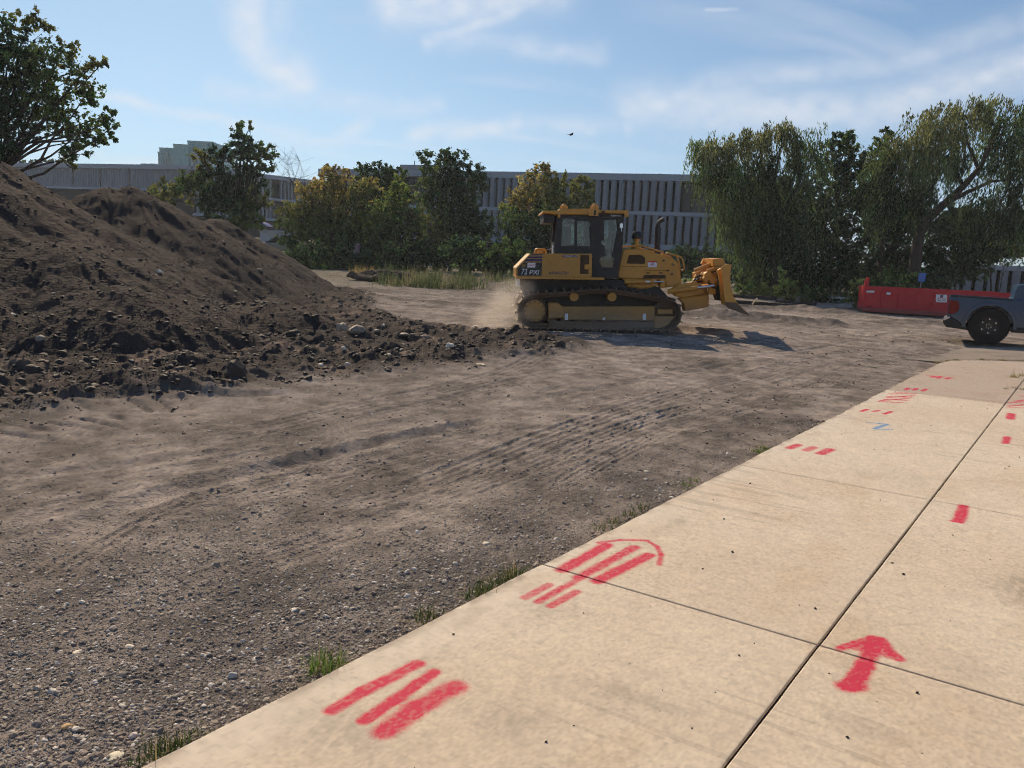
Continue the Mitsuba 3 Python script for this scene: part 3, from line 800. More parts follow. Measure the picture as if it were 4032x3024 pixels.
# the marks: sheets a little over the slabs, cut where the joints run
TOP = unary_union([s.buffer(-0.010) for s in SLABS])
for lab, colr, geo in SHEETS:
    k = thing("paint_mark", lab, "spray paint mark")
    tri = []
    for gpoly in getattr(geo.intersection(TOP), "geoms", [geo.intersection(TOP)]):
        if gpoly.area < 1e-5:
            continue
        v2, f2 = trimesh.creation.triangulate_polygon(gpoly, engine="earcut")
        m = trimesh.Trimesh(np.c_[v2[:, :1] * B_ + v2[:, 1:] * A_, np.full(len(v2), 0.0003)], f2, process=False)
        if m.face_normals[:, 2].mean() < 0:
            m.invert()
        tri.append(m)
    solo(k, cat(tri), "concrete")
# grit and crumbs lying on the slabs
n = 170
uu, vv = gq.uniform(U0 + .1, 0.55, n), 1.0 + 13 * gq.uniform(size=n) ** 1.4
m, cc = scatter(np.c_[uu[:, None] * B_ + vv[:, None] * A_, np.zeros(n)], 0.003 + 0.007 * gq.uniform(size=n) ** 3, np.array(S(46, 36, 30))[None] * gq.uniform(.6, 1.6, (n, 1)), lows, gq, sink=0.1)
k = thing("grit", "dark crumbs of dirt scattered over the pale sidewalk slabs", "grit", kind="stuff")
solo(k, m, "stone", False, cc)

# older grey pavement behind the corner, where the truck stands
def pave(p, n, uv):
    b = fbm(p.x * 1.1, p.y * 1.1, 0.0, 4)
    s = noise(p.x * 60, p.y * 60, 0.0)
    c = mix(mi.Color3f(*S(112, 105, 98)), mi.Color3f(*S(132, 122, 112)), smoothstep(0.3, 0.7, b)) * (0.85 + 0.3 * s)
    return mix(c, mi.Color3f(*S(132, 118, 106)), smoothstep(0.45, 0.7, fbm(p.x * 0.6, p.y * 2.4, 3.0, 4)))


bump("pave_surface", {"type": "principled", "base_color": proc(pave), "roughness": 0.9, "specular": 0.25}, lambda p, n, uv: fbm(p.x * 50, p.y * 50, 0.0, 3), 0.006, 2e-3)
pv = [(8.35, 17.75), (8.75, 17.38), (9.38, 16.86), (9.9, 16.84), (10.5, 17.0), (11.6, 17.9), (12.4, 18.5), (40, 8), (40, 30), (24, 30), (14.5, 25.5), (11.2, 22.6), (9.8, 20.6), (8.9, 19.0)]
w = np.array(LineString(pv + pv[:1]).segmentize(0.25).coords)[:-1]
w = w + 0.05 * (np.stack([nfbm(np.c_[w * 1.6, w[:, :1] * 0], 4, 91), nfbm(np.c_[w * 1.6, w[:, :1] * 0], 4, 92)], 1) - 0.5) * 2
labels["pavement"] = {"kind": "structure"}
v2, f2 = trimesh.creation.triangulate_polygon(Polygon(w), engine="earcut")
v3, f3 = trimesh.remesh.subdivide_to_size(np.c_[v2, np.zeros(len(v2))], f2, 1.3)
far_edge = np.array([(8.35, 17.75), (8.9, 19.0), (9.8, 20.6), (11.2, 22.6), (14.5, 25.5), (24, 30), (40, 30)])
dd_ = seg_dist(v3[:, :2], far_edge)
v3[:, 2] = -0.016 - 0.12 * sstep(2.6, 0.0, dd_) - 0.012 * n2(v3[:, 0], v3[:, 1], 0.9, 3, 93)
m = trimesh.Trimesh(v3, f3)
m.merge_vertices()
rim = np.array(Polygon(w).exterior.coords)
skirt = []
zt_ = cKDTree(m.vertices[:, :2])
for a_, b_ in zip(rim[:-1], rim[1:]):
    za, zb_ = m.vertices[zt_.query(a_)[1], 2], m.vertices[zt_.query(b_)[1], 2]
    skirt.append(trimesh.Trimesh([(*a_, za), (*b_, zb_), (*b_, zb_ - .2), (*a_, za - .2)], [(0, 1, 2), (0, 2, 3)], process=False))
if m.face_normals[:, 2].mean() < 0:
    m.invert()
scene["pavement"] = mikit.ply(cat([m] + skirt), "pave_surface")
# ---------------------------------------------------------------- bulldozer
def dusty(key, color, dust, amount, rough=0.45, spec=0.5, zt=0.9, clear=0.0):
    """Paint under dust that lies thicker low on the machine and in patches."""
    def fn(p, n, uv):
        f = fbm(p.x * 2.3, p.y * 2.3, p.z * 2.3, 4)
        g_ = fbm(p.x * 14, p.y * 14, p.z * 14, 3)
        m = dr.clip(amount * (0.35 + 1.3 * f) + 0.55 * smoothstep(zt, 0.1, p.z) * (0.5 + g_) + 0.3 * dr.maximum(n.z, 0.0) * amount, 0, 0.92)
        return mix(mi.Color3f(*color) * (0.86 + 0.26 * g_), mi.Color3f(*dust), m)
    mat(key, proc(fn), rough, spec=spec, clearcoat=clear)


DUST = S(132, 112, 94)
dusty("dozer_yellow", S(206, 144, 34), S(128, 106, 80), 0.24, 0.45, zt=1.0)
dusty("dozer_dusty", S(206, 146, 40), S(124, 102, 74), 0.36, 0.55, zt=1.1)
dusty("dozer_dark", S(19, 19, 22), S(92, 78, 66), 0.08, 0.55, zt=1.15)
dusty("track_steel", S(66, 54, 45), S(108, 88, 70), 0.6, 0.7, 0.4, zt=0.7)
mat("black_plastic", S(22, 22, 24), 0.35)
mat("decal_black", S(24, 25, 30), 0.4)
mat("decal_navy", S(38, 34, 78), 0.4)
mat("decal_white", S(214, 214, 218), 0.45)
mat("decal_gold", S(128, 104, 60), 0.5)
mat("decal_red", S(190, 40, 44), 0.45)
mat("chrome", S(205, 205, 210), 0.18, 1.0)
mat("brown_rubber", S(76, 56, 40), 0.8, spec=0.2)
mat("seat_fabric", S(40, 40, 44), 0.85)
mat("reflected_tan", S(150, 140, 116), 0.7)  # tan of the ground in the door glass, put into a solid colour
scene["pane_glass"] = {"type": "thindielectric", "int_ior": 1.5, "specular_transmittance": {"type": "rgb", "value": [0.62, 0.74, 0.72]}}
mat("lamp_white", S(235, 235, 228), 0.15)

z1, z2, z3, z4, z5, zt_ = Zm(1950, 750, .4747), Zm(2550, 980, .2939), Zm(2000, 930, .15823), Zm(2120, 780, .1929), Zm(2400, 840, .20344), Zm(1990, 1130, .27125)
DY, DP = math.radians(2.0), math.radians(1.6)
_p = gnd(2372, 1311, -0.06)
DZ = Frame(_p, DY, DP)
DZ = Frame(_p + 1.47 * DZ.R[:, 1], DY, DP)
dz = thing("bulldozer", "dusty yellow crawler bulldozer with black cab working beside the soil heap", "bulldozer")


def dpart(name, mesh, bsdf, smooth=False, label=None, parent=None, tw=None):
    return part(parent or dz, name, mesh, bsdf, smooth, label, tw or DZ.tw)


def side(pts, y0, y1, b=0.012):
    """A side view outline traced at its near face y0, pushed back to y1."""
    return prism_y(DZ.trace(pts, y0), y0, y1, b)


# rear box with the fuel tank: chamfered behind
rear = DZ.trace(z3((190, 800), (552, 432), (2098, 432), (2086, 1036), (205, 1030)), -1.02)
rb = dpart("rear_body", prism_y(rear, -1.02, 1.02, 0.02), "dozer_dusty")
dpart("rear_hull", side(z1((185, 728), (810, 728), (1060, 745), (1360, 800), (1450, 900), (1410, 1080), (300, 1090), (232, 830)), -0.66, 0.66), "dozer_dark")
dpart("fender", side(z1((172, 716), (905, 724), (905, 742), (176, 732)), -1.22, 1.22, 0.006), "dozer_yellow")
# decals: thin sheets on the box
def decal(pts, y, bsdf, name, parent, th=0.003):
    return dpart(name, prism_y(DZ.trace(pts, y), y - th, y - 0.0005), bsdf, parent=parent)


def lettering(text, p0, p1, height_px, y, bsdf, name, parent, scale, bold=True, slant=0.0, th=0.0015):
    """Lettering between two photograph points along its foot line."""
    a, b = np.array(DZ.trace([p0, p1], y))
    m = text_mesh(text, 1.0, 0.01, bold)
    w = m.bounds[1][0] - m.bounds[0][0]
    h = np.linalg.norm(np.subtract(p0, (p0[0], p0[1] - height_px))) * np.linalg.norm(b - a) / np.linalg.norm(np.subtract(p1, p0))
    v = m.vertices - [m.bounds[0][0], 0, 0]
    d = (b - a) / np.linalg.norm(b - a)
    up = np.array([-d[1], d[0]])
    xs = v[:, 0] / w * (np.linalg.norm(b - a) - slant * h) + slant * v[:, 1] * h
    q = a + xs[:, None] * d + (v[:, 1] * h)[:, None] * up
    m.vertices = np.c_[q[:, 0], y - th - v[:, 2] * 0.05, q[:, 1]]
    m.fix_normals()
    return dpart(name, m, bsdf, parent=parent)


YB = -1.022
decal(z3((240, 800), (392, 655), (850, 655), (832, 982), (240, 982)), YB, "decal_black", "decal_panel", rb)
for a, b, c, d in (((572, 450), (862, 448), (860, 474), (548, 474)), ((518, 504), (858, 504), (856, 548), (478, 548)), ((455, 568), (855, 568), (852, 630), (400, 630))):
    decal(z3(a, b, c, d), YB, "decal_navy", "stripe", rb)
decal(z3((486, 664), (684, 664), (680, 780), (478, 780)), YB - 0.003, "decal_white", "sticker", rb, 0.002)
lettering("FERMAN", *z3((495, 742), (672, 744)), 40 * .158, YB - 0.005, "decal_red", "sticker_lettering", rb, 1)
decal(z3((350, 696), (440, 696), (436, 776), (344, 776)), YB - 0.003, "decal_gold", "sticker", rb, 0.002)
lettering("71", *z3((322, 946), (500, 948)), 132 * .158, YB - 0.003, "decal_white", "model_lettering", rb, 1, slant=0.2)
lettering("PXi", *z3((530, 948), (782, 950)), 100 * .158, YB - 0.003, "decal_white", "model_lettering", rb, 1, slant=0.2)
lettering("KOMATSU", *z3((1034, 946), (1522, 948)), 66 * .158, YB, "decal_navy", "maker_lettering", rb, 1)
decal(z3((1372, 470), (1742, 474), (1734, 526), (1360, 522)), YB, "decal_navy", "label_strip", rb)
lettering("intelligent", *z3((1384, 506), (1620, 508)), 28 * .158, YB - 0.003, "decal_white", "label_lettering", rb, 1, slant=0.15)
lettering("2.0", *z3((1645, 514), (1726, 515)), 34 * .158, YB - 0.003, "decal_white", "label_lettering", rb, 1, slant=0.15)
decal(z3((1806, 470), (2015, 470), (2012, 700), (1900, 700), (1898, 826), (2006, 828), (2004, 938), (1792, 936)), YB, "brown_rubber", "step_mat", rb, 0.008)
decal(z3((1916, 705), (1996, 705), (1996, 820), (1906, 820)), YB, "dozer_yellow", "step_latch", rb, 0.02)
# fuel filler guard, breather pipe and tail lamp
loop = DZ.trace(z3((668, 432), (680, 350), (715, 318), (800, 314), (900, 318), (940, 345), (955, 432)), -0.7)
dpart("filler_guard", cat([tube([(x, yy, z) for x, z in loop], 0.018, 8) for yy in (-0.72, -0.5)]), "dozer_yellow", 40)
(fx, fz), (fx2, fz2) = DZ.trace(z3((800, 430), (800, 350)), -0.6)
dpart("filler_cap", cyl((fx, -0.6, fz - .05), (fx, -0.6, fz2), 0.085, 18), "dozer_yellow", 40)
(px_, pz_), (px2, pz2) = DZ.trace(z3((1115, 432), (1118, 285)), -0.7)
dpart("breather_pipe", cat([cyl((px_, -0.7, pz_ - .05), (px2, -0.7, pz2), 0.026, 12), cyl((px2, -0.7, pz2), (px2, -0.7, pz2 + .06), 0.034, 12)]), "chrome", 40)
(ax, az_), (bx_, bz_) = DZ.trace(z3((975, 340), (1090, 300)), -0.7)
dpart("stay_rod", cyl((ax, -0.7, az_), (bx_, -0.7, bz_), 0.008, 6), "chrome", 40)
(lx, lz), = DZ.trace(z3((245, 1150)), -0.95)
dpart("tail_lamp", cat([bx(lx - .05, lx + .05, -0.98, -0.86, lz - .1, lz + .1)]), "lamp_white")

# cab
side_out = DZ.trace(z4((325, 1140), (372, 325), (1748, 300), (1724, 950), (1660, 1330), (1618, 1640), (1080, 1640), (1080, 1140)), -0.78)
holes = [DZ.trace(z4((494, 418), (738, 422), (738, 975), (466, 975)), -0.78), DZ.trace(z4((788, 470), (1062, 470), (1062, 975), (788, 975)), -0.78),
         DZ.trace(z4((1340, 446), (1596, 442), (1612, 640), (1560, 900), (1500, 1185), (1545, 1230), (1525, 1420), (1300, 1412), (1246, 1300), (1262, 1210), (1378, 1185), (1352, 965), (1288, 930), (1288, 872), (1338, 862)), -0.78)]
cab_poly = Polygon(side_out, [h for h in holes])
cf = dpart("cab", prism_y(cab_poly, -0.78, -0.71), "dozer_dark")
dpart("far_side", prism_y(cab_poly, 0.71, 0.78), "dozer_dark", parent=cf)
(xr0, zr0), (xr1, zr1), (xf1, zf1), (xf2, zf2), (xf3, zf3), (xf4, zf4) = side_out[:6]
# rear wall with a window, front posts and screen, floor
rw = Polygon([(-0.71, zr0 - 0.3), (0.71, zr0 - 0.3), (0.71, zr1), (-0.71, zr1)], [[(-0.55, zr0 + .3), (0.55, zr0 + .3), (0.55, zr1 - .2), (-0.55, zr1 - .2)]])
m = trimesh.creation.extrude_polygon(rw, 0.06, engine="earcut")
v = m.vertices.copy()
m.vertices = np.c_[xr0 + 0.02 + (xr1 - xr0) * (v[:, 1] - zr0) / (zr1 - zr0) + v[:, 2], v[:, 0], v[:, 1]]
m.fix_normals()
dpart("rear_wall", m, "dozer_dark", parent=cf)
dpart("front_post", cat([tube([(xf1 - .03, s * 0.7, zf1), (xf2 - .03, s * 0.7, zf2), (xf3 - .03, s * 0.55, zf3), (xf4 - .03, s * 0.55, zf4)], 0.04, 6) for s in (-1, 1)]), "dozer_dark", parent=cf)
dpart("floor", bx(xr0 + .05, xf3, -0.7, 0.7, zf4, zf4 + 0.12), "dozer_dark", parent=cf)
for hpoly, lab in zip(holes, ("window_pane", "window_pane", "door_pane")):
    for yy in (-0.745, 0.745):
        v2, f2 = trimesh.creation.triangulate_polygon(Polygon(hpoly).buffer(0.01), engine="earcut")
        dpart(lab, trimesh.Trimesh(np.c_[v2[:, 0], np.full(len(v2), yy), v2[:, 1]], f2, process=False), "pane_glass", parent=cf)
dpart("rear_pane", trimesh.Trimesh([(xr0 + .05 + .03, -.56, zr0 + .29), (xr0 + .05 + .03, .56, zr0 + .29), (xr1 + .05, .56, zr1 - .19), (xr1 + .05, -.56, zr1 - .19)], [(0, 1, 2), (0, 2, 3)], process=False), "pane_glass", parent=cf)
dpart("windscreen", trimesh.Trimesh([(xf1 - .05, -.68, zf1 - .02), (xf1 - .05, .68, zf1 - .02), (xf2 - .05, .68, zf2), (xf2 - .05, -.68, zf2)], [(0, 1, 2), (0, 2, 3)], process=False), "pane_glass", parent=cf)
(sx, sz), (sx2, sz2) = DZ.trace(z4((620, 1000), (620, 640)), -0.1)
dpart("seat", cat([bx(sx - .02, sx + .5, -.25, .25, sz - .1, sz + .06), bx(sx - .14, sx, -.24, .24, sz, sz + .52), bx(sx - .12, sx - .02, -.13, .13, sz + .56, sz + .74)]), "seat_fabric", parent=cf)
(ix, iz), (ix2, iz2) = DZ.trace(z4((1240, 1430), (1530, 1190)), -0.4)
dpart("console", cat([bx(ix, ix2, -0.62, -0.3, iz, iz + (iz2 - iz) * .6), bx(ix + .05, ix2 - .08, -0.6, -0.34, iz + (iz2 - iz) * .6, iz2)]), "reflected_tan", parent=cf)  # added tan block stands in for the ground showing in the door glass
(hx0, hz0), (hx1, hz1) = DZ.trace(z4((1688, 565), (1697, 680)), -0.9)
dpart("mirror", cat([bx(hx0 - .04, hx0 + .03, -0.98, -0.84, hz0 - .05, hz0 + .05), cyl((hx0, -.9, hz0), (hx1, -.9, hz1), 0.014, 6)]), "chrome", parent=cf)
(mx, mz), (mx2, mz2) = DZ.trace(z4((1570, 960), (1640, 820)), -0.1)
dpart("monitor", bx(mx, mx + .06, -.25, .1, mz - .05, mz2 + .05), "black_plastic", parent=cf)
for (qa, qb, qc, qd) in ((1030, 580, 1064, 705), (1030, 742, 1064, 805)):
    (ga, gb), (gc_, gd) = DZ.trace(z4((qa, qd), (qc, qb)), -0.74)
    dpart("latch", bx(ga, gc_, -.75, -.70, gb, gd), "black_plastic", parent=cf)
roof_pts = z4((76, 300), (106, 252), (415, 250), (440, 214), (1060, 214), (1236, 222), (1236, 240), (1850, 250), (1850, 275), (1740, 322), (1236, 302), (1020, 342), (300, 330))
rf = dpart("roof", side(roof_pts, -0.86, 0.86, 0.015), "dozer_yellow")
for (qa, qb, qc, qd) in ((1016, 234, 1218, 362), (1752, 262, 1832, 388)):
    (ga, gb), (gc_, gd) = DZ.trace(z4((qa, qd), (qc, qb)), -0.9)
    dpart("roof_bracket", bx(ga, gc_, -0.97, -0.87, gb, gd), "dozer_yellow", parent=rf)
(ga, gb), (gc_, gd) = DZ.trace(z4((1126, 355), (1166, 250)), -0.9)
dpart("bracket_slot", bx(ga, gc_, -0.975, -0.969, gb, gd), "black_plastic", parent=rf)
for (qa, qb, qc, qd) in ((436, 122, 606, 212), (1062, 110, 1238, 216)):
    (ga, gb), (gc_, gd) = DZ.trace(z4((qa, qd), (qc, qb)), -0.5)
    cx_, rr_ = (ga + gc_) / 2, (gc_ - ga) / 2
    prof = [(0, gb - .03), (rr_, gb - .03), (rr_ * .95, gb + (gd - gb) * .55), (rr_ * .6, gb + (gd - gb) * .62), (rr_ * .5, gb + (gd - gb) * .88), (rr_ * .28, gd), (0, gd)]
    m = trimesh.creation.revolve(np.array(prof), sections=24)
    m.apply_translation((cx_, -0.5, 0))
    dpart("antenna_dome", m, "dozer_yellow", 40, parent=rf)
(ga, gb), (gc_, gd) = DZ.trace(z4((390, 395), (445, 340)), -0.8)
dpart("work_lamp", bx(ga, gc_, -0.86, -0.74, gb, gd + .03), "dozer_yellow", parent=rf)
(ga, gb), (gc_, gd) = DZ.trace(z4((1295, 300), (1350, 260)), -0.88)
dpart("work_lamp", bx(ga, gc_, -0.93, -0.86, gb, gd), "black_plastic", parent=rf)
YC = -0.782
lettering("KOMATSU", *z4((1480, 372), (1676, 374)), 28 * .193, YC, "decal_white", "cab_lettering", cf, 1)
(ga, gb), (gc_, gd) = DZ.trace(z4((20, 520), (330, 330)), -0.7)
dpart("rear_screen", cat([bx(ga + .1, gc_, -.7, .7, gb + .02, gd)]), "dozer_dark", parent=cf)

# bonnet
hood = DZ.trace(z5((280, 692), (600, 690), (690, 704), (1000, 800), (1240, 888), (1300, 930), (1345, 1005), (1378, 1180), (1402, 1392), (1085, 1440), (1085, 1290), (160, 1252), (162, 1180), (240, 810)), -0.62)
hd = dpart("bonnet", prism_y(hood, -0.62, 0.62, 0.02), "dozer_yellow")
YH = -0.622


def hdecal(pts, bsdf, name, th=0.003, y=YH):
    return dpart(name, prism_y(DZ.trace(pts, y), y - th, y - 0.0005), bsdf, parent=hd)


hdecal(z5((375, 808), (580, 800), (650, 822), (688, 870), (682, 980), (330, 974)), "brown_rubber", "side_grille", 0.006)
hdecal(z5((670, 1195), (1060, 1190), (1088, 1215), (1084, 1262), (640, 1258)), "brown_rubber", "recess", 0.006)
for xq in (742, 992):
    hdecal(z5((xq - 36, 1140), (xq + 36, 1140), (xq + 36, 1164), (xq - 36, 1164)), "brown_rubber", "handle_slot", 0.005)
st = hdecal(z5((740, 948), (914, 948), (914, 1042), (740, 1042)), "decal_white", "warning_sticker")
hdecal(z5((738, 922), (915, 922), (915, 946), (738, 946)), "decal_red", "warning_strip")
(c0x, c0z), (c1x, c1z) = DZ.trace(z5((830, 985), (862, 985)), YH)
m = trimesh.creation.annulus(0.75 * (c1x - c0x), (c1x - c0x), 0.001)
R_ = trimesh.transformations.rotation_matrix(math.pi / 2, (1, 0, 0))
m.apply_transform(R_)
m.apply_translation((c0x, YH - 0.0042, c0z))
rr_ = c1x - c0x
bar = bx(-rr_ * .8, rr_ * .8, -0.0005, 0.0005, -rr_ * .1, rr_ * .1)
bar.apply_transform(trimesh.transformations.rotation_matrix(-0.78, (0, 1, 0)))
bar.apply_translation((c0x, YH - 0.0055, c0z))
dpart("prohibition_ring", cat([m, bar]), "decal_red", parent=hd)
man = cat([bx(-rr_ * .12, rr_ * .12, -.0004, .0004, -rr_ * .25, rr_ * .25), bx(-rr_ * .1, rr_ * .1, -.0004, .0004, rr_ * .3, rr_ * .5), bx(-rr_ * .3, rr_ * .2, -.0004, .0004, -rr_ * .5, -rr_ * .28)])
man.apply_translation((c0x, YH - 0.0048, c0z))
dpart("prohibition_figure", man, "decal_black", parent=hd)
# seams, bolts
for pa, pb in (((250, 1035), (735, 1035)), ((680, 1108), (1120, 1104))):
    (ga, gb), (gc_, gd) = DZ.trace(z5(pa, pb), YH)
    dpart("panel_seam", tube([(ga, YH, gb), (gc_, YH, gd)], 0.005, 5), "dozer_dark", parent=hd)
for pq in ((1226, 990), (1210, 1176), (1130, 1108), (1070, 1330), (205, 1295), (430, 1400), (680, 1400), (1045, 912)):
    (ga, gb), = DZ.trace(z5(pq), -0.66)
    dpart("bolt", cyl((ga, -0.6, gb), (ga, -0.70, gb), 0.022, 8), "dozer_dark", parent=hd)
dpart("engine_cover", side(z5((255, 1262), (840, 1284), (980, 1330), (900, 1410), (820, 1442), (600, 1468), (350, 1425)), -0.70, 0.70, 0.03), "dozer_yellow")
dpart("cylinder_bracket", side(z5((985, 1290), (1030, 1268), (1088, 1290), (1080, 1440), (985, 1450)), -0.74, -0.5, 0.015), "dozer_yellow")
(ga, gb), (gc_, gd) = DZ.trace(z5((690, 1322), (1040, 1328)), -0.76)
lc = dpart("lift_cylinder", cyl((ga - .5, -.76, gb - .02), (ga + (gc_ - ga) * .45, -.76, gb), 0.05, 14), "dozer_yellow", 40)
dpart("rod", cyl((ga + .1, -.76, gb), (gc_, -.76, gd), 0.024, 12), "chrome", 40, parent=lc)
decal(z5((695, 1304), (786, 1306), (786, 1338), (695, 1336)), -0.812, "decal_white", "sticker", hd)
# handrails
for pts in (((365, 700), (385, 650), (415, 630), (640, 628), (850, 700), (1040, 750), (1022, 800)), ((1090, 820), (1092, 780), (1115, 768), (1370, 842), (1410, 880), (1448, 1040), (1438, 1085), (1386, 1112)), ((1312, 850), (1345, 950), (1368, 1090))):
    for yy in (-0.6, 0.56):
        dpart("handrail", tube([(x, yy, z) for x, z in DZ.trace(z5(*pts), -0.6)], 0.021, 8), "dozer_yellow", 40)
# air intake and exhaust
(ga, gb), (gc_, gd) = DZ.trace(z5((472, 700), (572, 486)), -0.25)
ai = dpart("air_intake", cyl(((ga + gc_) / 2, -.25, gb - .1), ((ga + gc_) / 2, -.25, gd + .02), (gc_ - ga) / 2, 18), "dozer_yellow", 40)
(ga, gb), (gc_, gd) = DZ.trace(z5((428, 490), (642, 352)), -0.25)
rr_ = (gc_ - ga) / 2
m = trimesh.creation.revolve(np.array([(0, gb), (rr_ * .92, gb), (rr_, gb + .03), (rr_, gb + (gd - gb) * .5), (rr_ * .8, gd - .03), (rr_ * .6, gd), (0, gd)]), sections=28)
m.apply_translation(((ga + gc_) / 2, -.25, 0))
dpart("cap", m, "black_plastic", 40, parent=ai)
(ga, gb), (gc_, gd) = DZ.trace(z5((860, 760), (1000, 275)), 0.1)
ex = dpart("exhaust", cat([cyl(((ga + gc_) / 2, .1, gb - .3), ((ga + gc_) / 2, .1, gd - .42), (gc_ - ga) / 2 * .98, 20), cyl(((ga + gc_) / 2, .1, gd - .42), ((ga + gc_) / 2, .1, gd), (gc_ - ga) / 2, 20)]), "dozer_dark", 40)
tip = [(x, .1, z) for x, z in DZ.trace(z5((930, 280), (930, 230), (945, 190), (985, 145), (1050, 118)), 0.1)]
dpart("tip", tube(tip, (gc_ - ga) / 2 * .62, 16, cap=False), "exhaust_steel" if False else "dozer_dark", True, parent=ex)

# push frame, linkage and blade
for ya, yb in ((-0.86, -0.56), (0.56, 0.86)):
    dpart("push_arm", side(z2((300, 560), (450, 470), (650, 436), (700, 480), (770, 600), (480, 660), (395, 640)), ya, yb, 0.02), "dozer_yellow")
    dpart("frame_beam", side(z2((420, 665), (790, 612), (822, 640), (820, 778), (640, 812), (500, 832), (485, 730)), ya, yb, 0.02), "dozer_yellow")
dpart("frame_nose", side(z2((700, 480), (800, 520), (825, 660), (815, 770), (700, 790), (690, 600)), -0.56, 0.56, 0.02), "dozer_yellow")
bl = dpart("blade_linkage", cat([side(z2((640, 320), (880, 215), (965, 245), (810, 335), (800, 470), (655, 470)), -0.55, -0.2, 0.02), side(z2((780, 330), (845, 320), (850, 400), (790, 470), (760, 400)), -0.95, -0.6, 0.02),
                                 side(z2((850, 330), (930, 320), (940, 500), (860, 520)), -0.7, 0.3, 0.02)]), "dozer_yellow")
for a, b, rr_, yy in (((625, 292), (885, 190), 0.05, -0.6), ((725, 172), (815, 222), 0.055, -0.2), ((790, 300), (970, 245), 0.045, -0.9), ((628, 462), (634, 380), 0.03, -0.7), ((634, 380), (662, 352), 0.03, -0.7)):
    (ga, gb), (gc_, gd) = DZ.trace(z2(a, b), yy)
    dpart("link_bar", cyl((ga, yy, gb), (gc_, yy, gd), rr_, 10), "dozer_yellow", 40, parent=bl)
for cxy, rr_ in (((810, 360), 0.1), ((870, 420), 0.08), ((775, 400), 0.06), ((900, 420), 0.05)):
    (ga, gb), = DZ.trace(z2(cxy), -0.98)
    dpart("pin", cyl((ga, -1.02, gb), (ga, -0.6, gb), rr_, 14), "dozer_yellow", 40, parent=bl)
(ga, gb), (gc_, gd) = DZ.trace(z2((560, 535), (830, 488)), -1.0)
ac = dpart("angle_cylinder", cyl((ga - .5, -.86, gb - .08), (ga + .2, -.98, gb + .02), 0.06, 14), "dozer_yellow", 40)
dpart("rod", cyl((ga + .15, -.97, gb + .02), (gc_ + .1, -1.06, gd), 0.034, 12), "chrome", 40, parent=ac)
prof = DZ.trace(z2((1122, 212), (1110, 300), (1104, 400), (1114, 500), (1150, 640), (1205, 730), (1280, 810), (1364, 880), (1270, 860), (1085, 795), (1035, 705), (1012, 480), (985, 250), (1050, 208)), -1.62)
ba = math.radians(13)
L_ = 3.3
def along(prof, t0, t1):
    m = prism_y(prof, t0, t1, 0.0)
    v = m.vertices.copy()
    m.vertices = np.c_[v[:, 0] + v[:, 1] * math.sin(ba), -1.62 + v[:, 1] * math.cos(ba), v[:, 2]]
    return m
front, back = prof[:8], prof[8:]
plate = Polygon(prof[:8] + [(x - .07, z) for x, z in [prof[7], prof[6], prof[5], prof[4], prof[3], prof[2], prof[1], prof[0]]][0:] ).buffer(0)
plate = plate if plate.geom_type == "Polygon" else max(plate.geoms, key=lambda q: q.area)
bd = dpart("blade", along(plate, 0, L_), "dozer_yellow")
for t in (0.0, L_ - 0.06):
    dpart("end_plate", along(Polygon(prof).buffer(0.004), t - 0.003, t + 0.05), "dozer_yellow", parent=bd)
low = DZ.trace(z2((1195, 720), (1280, 810), (1368, 884), (1270, 864), (1080, 798), (1040, 712)), -1.62)
dpart("cutting_edge", along(low, -0.012, L_ + 0.012), "track_steel", parent=bd)
for tq in (0.5, 1.1, 2.2, 2.8):
    dpart("back_rib", along(Polygon(prof).buffer(-0.01), tq, tq + 0.06), "dozer_yellow", parent=bd)
(ga, gb), (gc_, gd) = DZ.trace(z2((945, 700), (985, 260)), -1.3)
dpart("back_rib", prism_y(DZ.trace(z2((945, 285), (985, 256), (1036, 752), (1000, 742)), -1.3), -1.3, -1.2, 0.01), "dozer_yellow", parent=bd)
dpart("back_plate", prism_y(DZ.trace(z2((818, 515), (915, 540), (912, 612), (826, 612)), -1.0), -1.0, -0.9, 0.01), "dozer_yellow", parent=bd)
dpart("centre_guard", prism_y(DZ.trace(z2((876, 135), (1000, 124), (1022, 130), (1042, 214), (985, 240), (880, 232)), -0.9), -0.9, 0.2, 0.02), "dozer_yellow", parent=bd)

for j, (pa, pm, pb) in enumerate((((600, 440), (690, 330), (800, 360)), ((610, 455), (700, 350), (820, 420)), ((620, 470), (720, 400), (840, 470)), ((560, 470), (700, 520), (830, 600)), ((640, 330), (760, 260), (900, 330)))):
    yy = -0.72 + 0.09 * j
    Q = [np.array([q[0], yy, q[1]]) for q in DZ.trace(z2(pa, pm, pb), yy)]
    Q = [Q[0] * (1 - t) ** 2 + 2 * Q[1] * t * (1 - t) + Q[2] * t * t for t in np.linspace(0, 1, 9)]
    dpart("hose", tube(Q, 0.024, 7), "black_plastic", 50, parent=bl)  # black hoses added to darken the linkage like its shaded interior
dpart("swivel_mount", prism_y(DZ.trace(z2((850, 345), (935, 330), (990, 480), (1010, 700), (930, 690), (880, 520)), -0.55), -0.55, -0.3, 0.01), "dozer_dark", parent=bl)  # added dark block stands in for shade in the linkage gaps

# tracks
def arc(c, e, a0, a1, n):
    c, e = np.array(c), np.array(e)
    r_ = np.linalg.norm(e - c)
    return [(c[0] + r_ * math.cos(t), c[1] + r_ * math.sin(t)) for t in np.linspace(a0, a1, n)]


